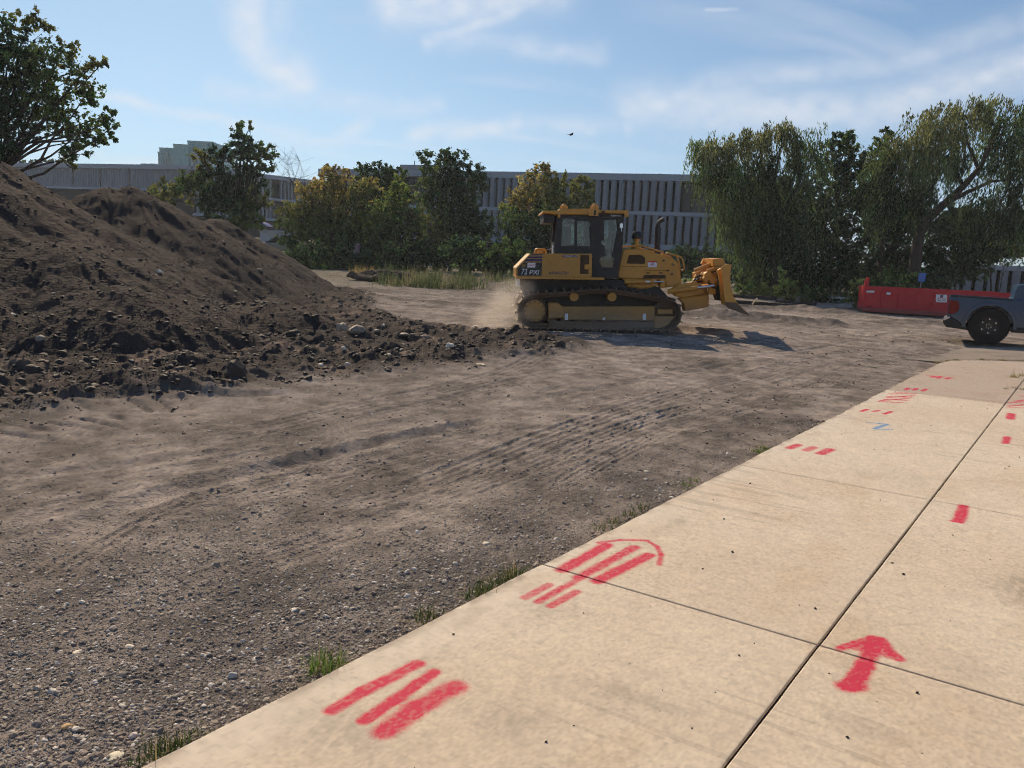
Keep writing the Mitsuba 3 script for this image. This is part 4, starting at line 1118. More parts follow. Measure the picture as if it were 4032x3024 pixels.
(sc, ic) = DZ.trace(z1((328, 1003), (1416, 1034)), -1.47)
sr, ir = 0.455, 0.425
top = DZ.trace(z1((1250, 846), (1120, 826), (980, 806), (800, 806), (600, 826)), -1.47)
loop = [(sc[0], sc[1] - sr), (ic[0], ic[1] - ir)] + arc(ic, (ic[0] + ir, ic[1]), -math.pi / 2 + .1, math.pi / 2 - .12, 14) + top + arc(sc, (sc[0] + sr, sc[1]), math.pi / 2 + .05, 1.5 * math.pi - .1, 14)
lp = LineString(loop + loop[:1])
NSH = int(round(lp.length / 0.205))
shoe = cat([bx(-.092, .092, -.38, .38, -.075, -.05), bx(-.085, -.06, -.38, .38, -.05, 0.012), bx(-.06, -.04, -.38, .38, -.05, -.035)])
linkm = cat([bx(-.1, .1, -.1, -.06, -.16, -.07), bx(-.1, .1, .06, .1, -.16, -.07), bx(-.03, .03, -.1, .1, -.14, -.09)])
shoe_d, link_d = mikit.ply(shoe, "track_steel"), mikit.ply(linkm, "track_steel")
for s, yc in (("near", -1.09), ("far", 1.09)):
    tr = numbered(dz + "__track")
    for k in range(NSH):
        a = lp.interpolate(k / NSH * lp.length)
        b = lp.interpolate(((k + .5) / NSH * lp.length) % lp.length)
        c = lp.interpolate(((k - .5) % NSH) / NSH * lp.length)
        th = math.atan2(b.y - c.y, b.x - c.x)
        # the loop runs anticlockwise seen from the near side: outside is to the right of travel
        M = np.eye(4)
        X = np.array([math.cos(th), 0, math.sin(th)])
        Z = np.array([math.sin(th), 0, -math.cos(th)])
        Y = np.cross(Z, X)
        M[:3, :3], M[:3, 3] = np.stack([X, Y, Z], 1), [a.x, yc, a.y]
        tw = DZ.tw @ T(M.tolist())
        put(tr, "shoe", {**shoe_d, "to_world": tw})
        put(tr, "link", {**link_d, "to_world": tw})
    yo = -1.30 if yc < 0 else 1.30
    sg = 1 if yc < 0 else -1
    fr = DZ.trace(z1((545, 962), (1325, 962), (1325, 1085), (562, 1074)), -1.3)
    ya, yb = sorted((yo, yc + sg * .2))
    tf = dpart("track_frame", prism_y(fr, ya, yb, 0.02), "dozer_dusty")
    dpart("roller_guard", prism_y(DZ.trace(z1((440, 1085), (1322, 1092), (1320, 1150), (440, 1144)), -1.3), ya + .03, yb, 0.01), "track_steel", parent=tf)
    dpart("final_drive_case", prism_y(DZ.trace(z1((440, 932), (520, 932), (562, 965), (575, 1020), (555, 1060), (440, 1062)), -1.3), ya - .01, yb, 0.02), "dozer_yellow", parent=tf)
    dpart("idler_yoke", prism_y(DZ.trace(z1((1322, 1042), (1500, 1042), (1440, 1120), (1380, 1146), (1322, 1146)), -1.3), ya + .02, yb, 0.02), "dozer_yellow", parent=tf)
    dpart("idler_block", prism_y(DZ.trace(z1((1350, 985), (1480, 985), (1480, 1030), (1350, 1030)), -1.3), ya + .05, yb, 0.02), "dozer_yellow", parent=tf)
    hub = cat([cyl((sc[0], yo - .02 * sg, sc[1]), (sc[0], yc + .3 * sg, sc[1]), 0.26, 30), cyl((sc[0], yo - .06 * sg, sc[1]), (sc[0], yo, sc[1]), 0.2, 30)])
    teeth = trimesh.creation.extrude_polygon(Polygon([(0.345 + .035 * (-1) ** j) * np.array([math.cos(t), math.sin(t)]) for j, t in enumerate(np.linspace(0, 2 * math.pi, 52, endpoint=False))]), 0.07, engine="earcut")
    v = teeth.vertices.copy()
    teeth.vertices = np.c_[sc[0] + v[:, 0], yc - .035 + v[:, 2], sc[1] + v[:, 1]]
    teeth.fix_normals()
    sp = dpart("sprocket", teeth, "track_steel", parent=None)
    dpart("hub", hub, "dozer_yellow", 40, parent=sp)
    for j in range(12):
        t = 2 * math.pi * j / 12
        dpart("hub_bolt", cyl((sc[0] + .23 * math.cos(t), yo - .045 * sg, sc[1] + .23 * math.sin(t)), (sc[0] + .23 * math.cos(t), yo, sc[1] + .23 * math.sin(t)), 0.018, 6), "track_steel", parent=sp)
    idl = cat([trimesh.creation.annulus(0.24, 0.30, 0.16), trimesh.creation.cylinder(0.25, 0.06, sections=30)])
    idl.apply_transform(R_)
    idl.apply_translation((ic[0], yc, ic[1]))
    dpart("idler_wheel", idl, "track_steel", 40)
    for j in range(8):
        x_ = sc[0] + .42 + (ic[0] - sc[0] - .8) * j / 7
        z_ = sc[1] - sr + .24 + (ic[1] - ir - sc[1] + sr) * j / 7
        dpart("track_roller", cyl((x_, yc - .16, z_), (x_, yc + .16, z_), 0.1, 16), "track_steel", 40)
    for q_ in ((655, 884), (970, 884)):
        (ga, gb), = DZ.trace(z1(q_), -1.28)
        dpart("carrier_roller", cyl((ga, yo + .02 * sg, gb), (ga, yc + .15 * sg, gb), 0.105, 20), "dozer_yellow", 40)
for a_, b_ in (((578, 1022), (604, 1074)), ((1224, 1022), (1250, 1074)), ((890, 1055), (912, 1072))):
    decal(z1(a_, (b_[0], a_[1]), b_, (a_[0], b_[1])), -1.301, "decal_white", "sticker", dz, 0.003)
# ---------------------------------------------------------------- pickup truck
z6 = Zm(3300, 1000, .331)


def flake(key, color, rough=0.28):
    scene[key] = {"type": "twosided", "bsdf": {"type": "principled", "base_color": {"type": "rgb", "value": color}, "roughness": rough, "metallic": 0.35, "specular": 0.5, "clearcoat": 0.8, "clearcoat_gloss": 0.9}}


def car_paint(p, n, uv):
    f = fbm(p.x * 2.0, p.y * 2.0, p.z * 2.0, 3)
    return mix(mi.Color3f(*S(26, 58, 88)), mi.Color3f(*S(84, 86, 86)), dr.clip(0.5 * smoothstep(0.95, 0.45, p.z) * (0.5 + f) + 0.08 * f, 0, 0.8))


mat("truck_paint", proc(car_paint), 0.28, 0.2, 0.35, clearcoat=0.4, clearcoat_gloss=0.92)
mat("tyre", S(36, 34, 33), 0.85, spec=0.2)
mat("rim", S(40, 40, 42), 0.35, 0.6)
mat("tail_red", S(112, 4, 10), 0.15, spec=0.2)
mat("dark_glass", S(16, 20, 26), 0.06, spec=0.6)
mat("bumper_chrome", S(176, 178, 182), 0.2, 0.9)
_p = gnd(3889, 1357, -0.012)
TF = Frame(_p, math.radians(-27.5))
TF = Frame(_p + 0.93 * TF.R[:, 1], math.radians(-27.5))
tk = thing("pickup_truck", "dusty dark blue grey pickup truck cut off by the right edge", "pickup truck")


def tpart(name, mesh, bsdf, smooth=False, parent=None, label=None):
    return part(parent or tk, name, mesh, bsdf, smooth, label, TF.tw)


def ttr(pts, y=-0.93):
    return TF.trace(z6(*pts), y)


(wx, wz), (wxr, wzr) = ttr(((1790, 888), (1985, 888)))
wr = 0.46
wz = wr - 0.0
(rx, rz), (ex_, ez_) = ttr(((1340, 500), (2070, 546)))
(bx0, bz0), (bx1, bz1) = ttr(((1318, 720), (1455, 828)))
P_cab = ttr(((2070, 546), (2096, 520), (2122, 430), (2150, 378), (2235, 362)))
roof_z = P_cab[-1][1] + 0.05
cabx = P_cab[0][0]
arch = [(wx + 0.53 * math.cos(t), wz + 0.53 * math.sin(t)) for t in np.linspace(math.pi + .12, -.12, 18)]
fx_ = wx + 3.25
arch2 = [(fx_ + 0.53 * math.cos(t), wz + 0.53 * math.sin(t)) for t in np.linspace(math.pi + .12, -.12, 18)]
zb = bz1
body = [(rx, rz), (rx - .035, rz - .1), (bx0 - .02, bz0), (bx0 + .05, bz0 - .05), (bx1, bz1)] + arch + [(wx + .62, zb - .02), (fx_ - .62, zb - .02)] + arch2 + [(fx_ + .75, zb), (fx_ + .92, zb + .2), (fx_ + .93, rz - .12), (fx_ + .8, rz), (fx_ - .55, rz + .1), (ex_ + 1.3, rz + .1), (ex_, ez_)]
m1 = prism_y(Polygon(body).buffer(0), -0.93, -0.80, 0.02)
m2 = prism_y(Polygon(body).buffer(0), 0.80, 0.93, 0.02)
bdy = tpart("body", cat([m1, m2, bx(ex_ - .02, fx_ + .8, -.81, .81, zb + .1, rz - .02), bx(rx + .02, ex_, -.81, .81, zb + .1, zb + .25)]), "truck_paint")
tpart("tailgate", bx(rx - .03, rx + .04, -.80, .80, zb + .15, rz - .02), "truck_paint")
tpart("bed_rail", prism_y([(rx - .005, rz - .012), (ex_, ez_ - .012), (ex_, ez_ + .022), (rx - .005, rz + .022)], -0.935, -0.82, 0.006), "black_plastic")
cabp = P_cab + [(P_cab[-1][0] + 0.3, roof_z), (P_cab[-1][0] + 1.15, roof_z - .02), (P_cab[-1][0] + 2.0, rz + .1), (cabx, rz - .02)]
tpart("cab", prism_y(Polygon(cabp).buffer(0), -0.82, 0.82, 0.05), "truck_paint")
win = Polygon([(P_cab[3][0] + .14, P_cab[3][1] - .02), (P_cab[3][0] + 1.2, P_cab[3][1] - .02), (P_cab[3][0] + 1.75, rz + .12), (P_cab[1][0] + .2, rz + .12)])
tpart("side_window", cat([prism_y(win, -0.824, -0.81), prism_y(win, 0.81, 0.824)]), "dark_glass")
fl = [(wx + 0.60 * math.cos(t), wz + 0.60 * math.sin(t)) for t in np.linspace(math.pi + .1, -.1, 22)] + [(wx + 0.52 * math.cos(t), wz + 0.52 * math.sin(t)) for t in np.linspace(-.1, math.pi + .1, 22)]
tpart("arch_flare", prism_y(Polygon(fl).buffer(0), -0.975, -0.90, 0.008), "truck_paint")
tpart("wheel_well", cat([bx(wx - .5, wx + .5, -.8, .8, wz + .1, wz + .5)]), "black_plastic")
tpart("rocker", bx(wx + .5, fx_ - .5, -.90, .90, wz - .12, zb), "black_plastic")
bp = ttr(((1328, 745), (1250, 780), (1246, 815), (1285, 870), (1540, 906), (1560, 870), (1470, 830), (1405, 770)))
bm = tpart("rear_bumper", prism_y(bp, -0.95, 0.95, 0.03), "black_plastic")
sb = ttr(((1325, 742), (1252, 778), (1258, 790), (1335, 757)))
tpart("step_pad", prism_y(sb, -0.955, 0.955, 0.004), "bumper_chrome", parent=bm)
tl = ttr(((1322, 545), (1430, 560), (1445, 610), (1435, 665), (1380, 712), (1312, 712)))
tpart("tail_light", prism_y(tl, -0.945, -0.78, 0.01), "tail_red")
tpart("tail_light", prism_y(tl, 0.78, 0.945, 0.01), "tail_red")
for a, b in ((rz - .13, rz - .02), (bz0 + .04, bz0 + .09), (bz0 - .02, bz0 + .0)):
    pass
gutter = bx(P_cab[-1][0] - .02, P_cab[-1][0] + 1.1, -.84, -.80, roof_z - .03, roof_z + .01)
tpart("roof_rail", gutter, "chrome")


def wheel(x, y, sgn):
    prof = [(0.235, -.13), (0.40, -.14), (0.445, -.12), (0.46, -.08), (0.46, .08), (0.445, .12), (0.40, .14), (0.235, .13), (0.235, -.13)]
    ty = trimesh.creation.revolve(np.array(prof), sections=48)
    blk = []
    for k in range(40):
        for s_ in (-1, 1):
            b_ = bx(-.014, .014, -.035, .035, -.012, .012)
            b_.apply_translation((0.458, s_ * (.07 + .02 * (k % 2)), 0))
            b_.apply_transform(trimesh.transformations.rotation_matrix(2 * math.pi * (k + .5 * (s_ > 0)) / 40, (0, 1, 0)))
            blk.append(b_)
    ty.apply_transform(R_)
    m = cat([ty] + blk)
    m.apply_translation((x, y, wz))
    w = tpart("wheel", m, "tyre", 40)
    r = trimesh.creation.revolve(np.array([(0, -.02), (0.06, -.01), (0.20, .03), (0.235, .03), (0.235, .1), (0.215, .1), (0.2, .045), (0.07, .03), (0, .03)]), sections=36)
    sp = []
    for k in range(6):
        s_ = trimesh.creation.box((0.15, 0.05, 0.03))
        s_.apply_translation((0.145, 0, 0.055))
        s_.apply_transform(trimesh.transformations.rotation_matrix(2 * math.pi * k / 6, (0, 0, 1)))
        sp.append(s_)
    m = cat([r] + sp)
    m.apply_transform(trimesh.transformations.rotation_matrix(math.pi / 2 * sgn, (1, 0, 0)))
    m.apply_translation((x, y - sgn * 0.02, wz))
    tpart("rim", m, "rim", 40, parent=w)
    nuts = []
    for k in range(6):
        t = 2 * math.pi * (k + .5) / 6
        nuts.append(cyl((x + .17 * math.cos(t), y - sgn * .085, wz + .17 * math.sin(t)), (x + .17 * math.cos(t), y - sgn * .06, wz + .17 * math.sin(t)), .016, 8))
        nuts.append(cyl((x + .055 * math.cos(t), y - sgn * .065, wz + .055 * math.sin(t)), (x + .055 * math.cos(t), y - sgn * .03, wz + .055 * math.sin(t)), .011, 8))
    tpart("wheel_nuts", cat(nuts), "chrome", 40, parent=w)


for x_ in (wx, fx_):
    wheel(x_, -0.80, 1)
    wheel(x_, 0.80, -1)

# ---------------------------------------------------------------- roll-off container
dusty("dumpster_red", S(180, 20, 34), S(112, 76, 66), 0.05, 0.5, zt=0.25)
mat("sign_white", S(205, 204, 206), 0.5)
_p = gnd(3388, 1231, -0.06)
DF = Frame(_p, math.radians(-17.0))
dp = thing("dumpster", "long low red steel roll off dumpster beyond the truck", "dumpster")


def rpart(name, mesh, bsdf, smooth=False, parent=None):
    return part(parent or dp, name, mesh, bsdf, smooth, None, DF.tw)


(d0x, d0z), (d1x, d1z), (d2x, d2z) = DF.trace(z6((290, 690), (318, 388), (2052, 468)), 0.0)
top0, top1, Ld = d1z, d2z, d2x
lowL = d0x
side_p = [(lowL, 0.10), (lowL, 0.3), (d1x, top0), (Ld, top1), (Ld + .1, 0.12)]
notch = Polygon(DF.trace(z6((352, 640), (352, 618), (395, 622), (430, 662)), 0.0))
sp_ = Polygon(side_p).difference(notch)
rpart("side_wall", prism_y(sp_, 0.0, 0.08), "dumpster_red")
rpart("side_wall", prism_y(side_p, 2.2, 2.28, 0.01), "dumpster_red")
rpart("end_wall", cat([bx(Ld - .02, Ld + .06, .08, 2.2, .12, top1 - .05)]), "dumpster_red")
rpart("end_gate", cat([bx(d1x - .06, d1x + .02, .085, 2.19, .12, top0 + .02)]), "dumpster_red")
rpart("floor", bx(lowL, Ld, .08, 2.2, .12, .2), "dumpster_red")
rpart("top_rail", cat([prism_y([(d1x - .02, top0 - .10), (Ld + .05, top1 - .10), (Ld + .05, top1 + .012), (d1x - .02, top0 + .012)], -0.045, 0.0), prism_y([(d1x, top0 - .1), (Ld + .05, top1 - .1), (Ld + .05, top1), (d1x, top0)], 2.28, 2.33)]), "dumpster_red")
rpart("skid", cat([bx(lowL + .1, Ld, .5, .7, -0.01, .12), bx(lowL + .1, Ld, 1.6, 1.8, -0.01, .12)]), "track_steel")
rpart("bottom_rail", prism_y([(lowL - .02, .06), (Ld + .1, .06), (Ld + .1, .17), (lowL - .02, .17)], -0.05, 0.0), "dumpster_red")
(p0, q0), (p1, q1) = DF.trace(z6((326, 380), (376, 276)), 0.0)
rpart("corner_post", cat([bx(p0, p1, -.02, .14, .2, q1), bx(p0 - .05, p0 + .02, 0, .12, .4, q1 - .12)]), "dumpster_red")
rpart("step_plate", prism_y(DF.trace(z6((290, 656), (440, 664), (436, 674), (292, 668)), -0.1), -0.14, 0.02), "dumpster_red")
for xq in (515, 718, 925, 1135, 1350, 1560, 1770, 1960):
    (ga, gb), = DF.trace(z6((xq, 560)), 0.0)
    zt0 = top0 + (top1 - top0) * (ga - d1x) / (Ld - d1x)
    rpart("side_rib", prism_y([(ga - .035, .17), (ga + .035, .17), (ga + .03, zt0 - .10), (ga - .03, zt0 - .10)], -0.035, -0.001, 0.006), "dumpster_red")
for (a, b), (c, d) in (((342, 434), (432, 460)), ((577, 455), (625, 487)), ((1164, 482), (1297, 577))):
    t_ = DF.trace(z6((a, b), (c, b + .04 * (c - a)), (c - 2, d), (a - 2, d - .04 * (c - a))), -0.04)
    st_ = rpart("sticker", prism_y(t_, -0.041, -0.036), "sign_white")
(ga, gb), (gc_, gd) = DF.trace(z6((1212, 516), (1250, 490)), -0.043)
rpart("sticker_emblem", bx(ga, gc_, -0.044, -0.0415, gb, gd), "decal_navy")
(ga, gb), (gc_, gd) = DF.trace(z6((1218, 511), (1245, 495)), -0.045)
rpart("sticker_emblem", prism_y([(ga, gb), (gc_, gb), ((ga + gc_) / 2, gd)], -0.0455, -0.0442), "decal_red")
for y_, w_ in ((532, (1176, 1284)), (552, (1180, 1278))):
    (ga, gb), (gc_, gd) = DF.trace(z6((w_[0], y_ + 6), (w_[1], y_ - 5)), -0.043)
    for k_ in range(9):
        if (k_ * 7 + int(y_)) % 5:
            x0_ = ga + (gc_ - ga) * k_ / 9
            rpart("sticker_line", bx(x0_, x0_ + (gc_ - ga) / 10.5, -0.0435, -0.0415, gb + (gd - gb) * .3, gb + (gd - gb) * .75), "decal_red" if y_ < 540 else "decal_black")

# ---------------------------------------------------------------- small things on the lot
mat("sign_blue", S(66, 116, 182), 0.45)
mat("galvanised", S(128, 130, 132), 0.5, 0.5)
mat("pink_sign", S(150, 118, 116), 0.6)
mat("timber_dark", S(48, 46, 46), 0.8, spec=0.2)
mat("pale_concrete", S(170, 164, 152), 0.9, spec=0.2)
mat("pale_wood", S(196, 176, 140), 0.8)
k = thing("sign_post", "small blue sign on a thin post above the red dumpster", "sign")
cs_ = [at(*p, 37.5) for p in z6((966, 224), (1049, 229), (1030, 331), (950, 325))]
c_ = sum(cs_) / 4
sgn_ = Polygon([(q[0], q[2]) for q in cs_]).buffer(-.03).buffer(.03)
part(k, "panel", prism_y(sgn_, 37.49, 37.51), "sign_blue")
part(k, "post", cyl((c_[0] - .05, 37.54, -.1), (c_[0] + .02, 37.54, c_[2] + .1), 0.022, 8), "galvanised")
k = thing("small_sign", "faded pink upright sign panel standing among the dark hedge trees", "sign")
a, b = at(1391, 1008, 55), at(1416, 957, 55)
part(k, "panel", bx(a[0], b[0], 54.97, 55.03, a[2], b[2]), "pink_sign")
part(k, "post", cyl(((a[0] + b[0]) / 2, 55.06, -.1), ((a[0] + b[0]) / 2, 55.06, b[2] - .1), 0.03, 8), "galvanised")
for (pa, pb, rr_, dz_, lab) in (((2880, 1184), (3185, 1207), .09, 0, "long dark timber beam lying before the willow"), ((2890, 1176), (3060, 1187), .09, .16, "shorter dark timber beam on top of the long one"), ((3060, 1194), (3215, 1207), .07, 0.12, "dark timber beam at the right end of the stack")):
    p, q_ = gnd(*pa, 0.08), gnd(*pb, 0.08)
    p[2] = q_[2] = 0.02 + dz_
    d_ = (q_ - p) / np.linalg.norm(q_ - p)
    m = trimesh.creation.box((np.linalg.norm(q_ - p), 2 * rr_, 1.7 * rr_))
    m.apply_transform(trimesh.transformations.rotation_matrix(math.atan2(d_[1], d_[0]), (0, 0, 1)))
    m.apply_translation((p + q_) / 2 + np.array([0, dz_ * 1.2, 0.03]))
    k = thing("timber_beam", lab, "beam", "beams stacked before the willow")
    solo(k, m, "timber_dark")
p, q_ = gnd(2962, 1197, 0.0), gnd(2976, 1178, 0.2)
k = thing("stick", "pale stick leaning on the dark timber beams", "stick")
solo(k, cyl(gnd(2962, 1198, 0.02), gnd(2962, 1198, 0.02) + np.array([.22, .1, .28]), 0.035, 7), "pale_wood")
p = gnd(3565, 1385, -0.04)
k = thing("wood_scrap", "pale wooden scrap lying on the dirt before the far sidewalk corner", "stick")
solo(k, cyl(gnd(3424, 1444, -.03), gnd(3452, 1447, -.03), 0.012, 6), "pale_wood")
p = gnd(3318, 1192, 0.0)
k = thing("concrete_block", "pale concrete block half hidden behind the shrubs left of the dumpster", "block")
m = trimesh.creation.box((0.9, 0.4, 0.34))
m.apply_transform(trimesh.transformations.rotation_matrix(-0.15, (0, 0, 1)))
m.apply_translation((p[0], p[1] + .4, 0.1))
solo(k, m, "pale_concrete")
# a parked car whose windscreen catches the sun beyond the heap
mat("car_silver", S(150, 156, 162), 0.25, 0.5, clearcoat=0.8)
c_ = at(1120, 958, 72)
CF = Frame((c_[0], 72, 0.75), math.radians(205))
k = thing("parked_car", "silver car beyond the heap with sun glinting off its windscreen", "car")
prof = [(-2.1, .35), (-2.15, .75), (-1.9, .95), (-1.2, 1.0), (-.4, 1.42), (.9, 1.45), (1.7, 1.02), (2.15, .95), (2.2, .4)]
part(k, "body", prism_y([(x, z) for x, z in prof if z < 1.05] , -.88, .88, .05), "car_silver", tw=CF.tw)
part(k, "cabin", prism_y([(-1.2, .99), (-.4, 1.42), (.9, 1.45), (1.7, 1.0)], -.74, .74, .06), "dark_glass", tw=CF.tw)
part(k, "roof", prism_y([(-.42, 1.40), (.9, 1.43), (.85, 1.48), (-.35, 1.46)], -.7, .7, .01), "car_silver", tw=CF.tw)
for x_ in (-1.35, 1.35):
    for y_ in (-.8, .8):
        part(k, "wheel", cyl((x_, y_ - .1, .32), (x_, y_ + .1, .32), .32, 20), "tyre", 40, tw=CF.tw)
# a bird over the lot
mat("bird_dark", S(40, 40, 44), 0.8)
c_ = at(2247, 532, 70)
v = np.array([(-.22, 0, 0), (.2, 0, .02), (0, .05, .04), (0, -.05, .04), (0, 0, -.05), (-.32, .05, .02), (-.32, -.05, .02), (-.02, .45, .13), (-.12, .42, .13), (-.02, -.45, .13), (-.12, -.42, .13)])
f = [(1, 2, 3), (1, 4, 2), (1, 3, 4), (0, 3, 2), (0, 2, 4), (0, 4, 3), (0, 5, 6), (2, 7, 8), (2, 8, 0), (3, 10, 9), (3, 0, 10), (1, 7, 2), (1, 3, 9)]
m = trimesh.Trimesh(v, f, process=False)
m.apply_transform(trimesh.transformations.rotation_matrix(0.5, (0, 0, 1)))
m.apply_translation(c_)
k = thing("bird", "small dark bird gliding high over the lot", "bird")
solo(k, m, "bird_dark")
# ---------------------------------------------------------------- buildings
def grimy(key, color, amt=0.25):
    def fn(p, n, uv):
        s = fbm(p.x * 0.8, p.y * 0.8, p.z * 0.25, 2)
        t = fbm(p.x * 0.3, p.y * 0.3, p.z * 0.1, 2)
        return mi.Color3f(*color) * (1 - amt + 2 * amt * (0.6 * s + 0.4 * t))
    mat(key, proc(fn), 0.85, spec=0.25)


grimy("precast", S(128, 132, 138), 0.12)
grimy("fascia", S(150, 156, 164), 0.08)
mat("window_dark", S(8, 12, 22), 0.1, spec=0.35)
mat("wall_dark", S(30, 28, 30), 0.8)
mat("glass_blue", S(72, 136, 142), 0.45, spec=0.4)
mat("glass_mullion", S(96, 146, 150), 0.5)
mat("glass_deep", S(66, 98, 112), 0.1, spec=0.6)
mat("blue_fabric", S(44, 66, 128), 0.8)
COLS = {}


def column_ply(w, d, key="precast"):
    if (w, d) not in COLS:
        m = trimesh.creation.extrude_polygon(Polygon([(-w / 2, 0), (w / 2, 0), (w / 2, d * .45), (w * .22, d), (-w / 2, d * .72)]), 1.0, engine="earcut")
        COLS[(w, d)] = mikit.ply(m, key)
    return COLS[(w, d)]


class Face:
    """An upright face from P0 to P1 (left to right as seen from the lot); s runs along it, t stands out of it towards the viewer."""

    def __init__(self, P0, P1):
        self.P0, self.P1 = np.array(P0, float), np.array(P1, float)
        self.L = np.linalg.norm(self.P1 - self.P0)
        self.d = (self.P1 - self.P0) / self.L
        self.n = np.array([self.d[1], -self.d[0]])
        M = np.eye(4)
        M[:2, 0], M[:2, 1], M[:2, 3] = self.d, self.n, self.P0
        self.tw = T(M.tolist())

    def box(self, parent, name, s0, s1, t0, t1, z0, z1_, bsdf):
        return part(parent, name, bx(s0, s1, t0, t1, z0, z1_), bsdf, tw=self.tw)

    def columns(self, parent, s0, s1, z0, z1_, pitch, w, d, skip=()):
        n_ = int((s1 - s0) / pitch)
        for k_ in range(n_):
            s = s0 + (k_ + .5) * pitch
            if any(a < s < b for a, b in skip):
                continue
            put(parent, "louver_column", {**column_ply(w, d), "to_world": self.tw @ T().translate([s, 0, z0]) @ T().scale([1, 1, z1_ - z0])})


def sx(face, px, py=900):
    """How far along the face the photograph column px lies."""
    d = ray(px, py)[:2]
    A = np.array([face.d, -d]).T
    return np.linalg.solve(A, EYE[:2] - face.P0)[0]


ob = thing("office_building", "long concrete office block with vertical louvers behind the bulldozer", "building")
MF = Face((at(1257, 900, 94)[0], 94), (at(2723, 900, 82.3)[0], 82.3))
Lm = MF.L + 9
MF.box(ob, "core", 0.3, Lm, -14, -1.3, 0, 9.9, "wall_dark")
MF.box(ob, "fascia", 0, Lm, -15, 0.35, 9.42, 10.05, "fascia")
MF.box(ob, "floor_band", 0, Lm, -1.3, 0.38, 6.12, 6.47, "fascia")
MF.box(ob, "floor_band", 0, Lm, -1.3, 0.42, 2.83, 3.32, "fascia")
s_gap = sx(MF, 2672)
for z0, z1_ in ((3.32, 6.12), (6.47, 9.42)):
    for k_ in range(int(Lm / 3.1)):
        s = k_ * 3.1
        if s > sx(MF, 1300):
            wk = MF.box(ob, "window", s + .05, s + 3.05, -1.2, -1.12, z0 + .02, z1_ - .02, "window_dark")
            MF.box(wk, "mullion", s + 1.5, s + 1.56, -1.12, -1.08, z0 + .02, z1_ - .02, "wall_dark")
MF.columns(ob, 1.0, Lm - .5, 6.47, 9.42, 0.785, 0.52, 0.42, skip=((sx(MF, 1560), sx(MF, 1665)), (s_gap, 99)))
MF.columns(ob, 0.6, Lm - .5, 3.32, 6.12, 0.785, 0.52, 0.42)
MF.box(ob, "ground_floor_wall", 0.5, Lm, -2.6, -2.5, 0, 2.83, "wall_dark")
sA, sB = sx(MF, 1515), sx(MF, 1700)
MF.box(ob, "roof_plant_room", sA, sB, -7, -3.5, 10.0, 11.0, "precast")
for pxq in (1566, 1648):
    s = sx(MF, pxq)
    part(ob, "roof_vent", cyl((s, -4, 10.9), (s, -4, 11.5), 0.05, 6), "galvanised", tw=MF.tw)
for pxq in (2580,):
    s = sx(MF, pxq)
    part(ob, "roof_vent", cyl((s, -1, 10.0), (s, -1, 10.2), 0.12, 8), "galvanised", tw=MF.tw)

# the wing on the left and the face that turns away from it
lw = thing("office_wing", "flat roofed concrete wing with ribbed walls behind the soil heap", "building")
W1 = Face((at(-260, 900, 149.5)[0], 149.5), (at(760, 900, 133.2)[0], 133.2))
W2 = Face(W1.P1, (at(1340, 900, 157)[0], 157))
for W, off in ((W1, 0), (W2, 0.4)):
    W.box(lw, "fascia", 0, W.L + (off and 0), -9, 0.6, 12.5, 13.18, "fascia")
W1.box(lw, "wall_core", 0, W1.L - .5, -9, -0.1, 1, 12.5, "wall_dark")
W1.box(lw, "floor_band", 0, W1.L, -0.1, 0.5, 9.15, 9.5, "fascia")
W1.columns(lw, 0, W1.L, 9.5, 12.5, 0.52, 0.47, 0.3)
for pxq in (300, 407, 519):
    s = sx(W1, pxq)
    W1.box(lw, "wall_joint", s - .07, s + .07, .3, .36, 9.5, 12.5, "wall_dark")
for pxq in (562, 594):
    s = sx(W1, pxq)
    W1.box(lw, "roof_box", s - .5, s + .5, -1.5, -.5, 13.18, 13.45, "fascia")
W2.box(lw, "wall_core", 0.5, W2.L, -9, -1.0, 1, 12.5, "wall_dark")
W2.box(lw, "floor_band", 0.3, W2.L, -1.0, 0.5, 9.0, 9.35, "fascia")
W2.box(lw, "floor_band", 0.3, W2.L, -1.0, 0.5, 5.55, 5.95, "fascia")
for z0, z1_ in ((5.95, 9.0), (9.35, 12.5)):
    for k_ in range(int(W2.L / 3.0)):
        W2.box(lw, "window", k_ * 3 + .05, k_ * 3 + 2.95, -.9, -.84, z0, z1_, "window_dark")
W2.columns(lw, .5, W2.L, 9.35, 12.5, 0.75, 0.42, 0.36, skip=((sx(W2, 1066), sx(W2, 1096)),))
W2.columns(lw, .5, W2.L, 5.95, 9.0, 0.75, 0.42, 0.36, skip=((sx(W2, 1064), sx(W2, 1110)),))
k = thing("blue_canopy", "dark blue fabric canopy under the office wing", "canopy")
a, b = at(985, 888, 118), at(1052, 866, 118)
solo(k, prism_y([(a[0], a[2]), (b[0], a[2]), (b[0] - .6, (a[2] + b[2]) / 2), (a[0] + .3, b[2])], 118, 121), "blue_fabric")
k = thing("low_shed", "low pale grey box building between the heap and the yellow tree", "building")
a, b = at(1024, 965, 96), at(1150, 914, 96)
part(k, "wall", bx(a[0], b[0], 96, 101, .6, b[2]), "fascia")
part(k, "roof_slab", bx(a[0] - .2, b[0] + .2, 95.8, 101.2, b[2], b[2] + .12), "fascia")

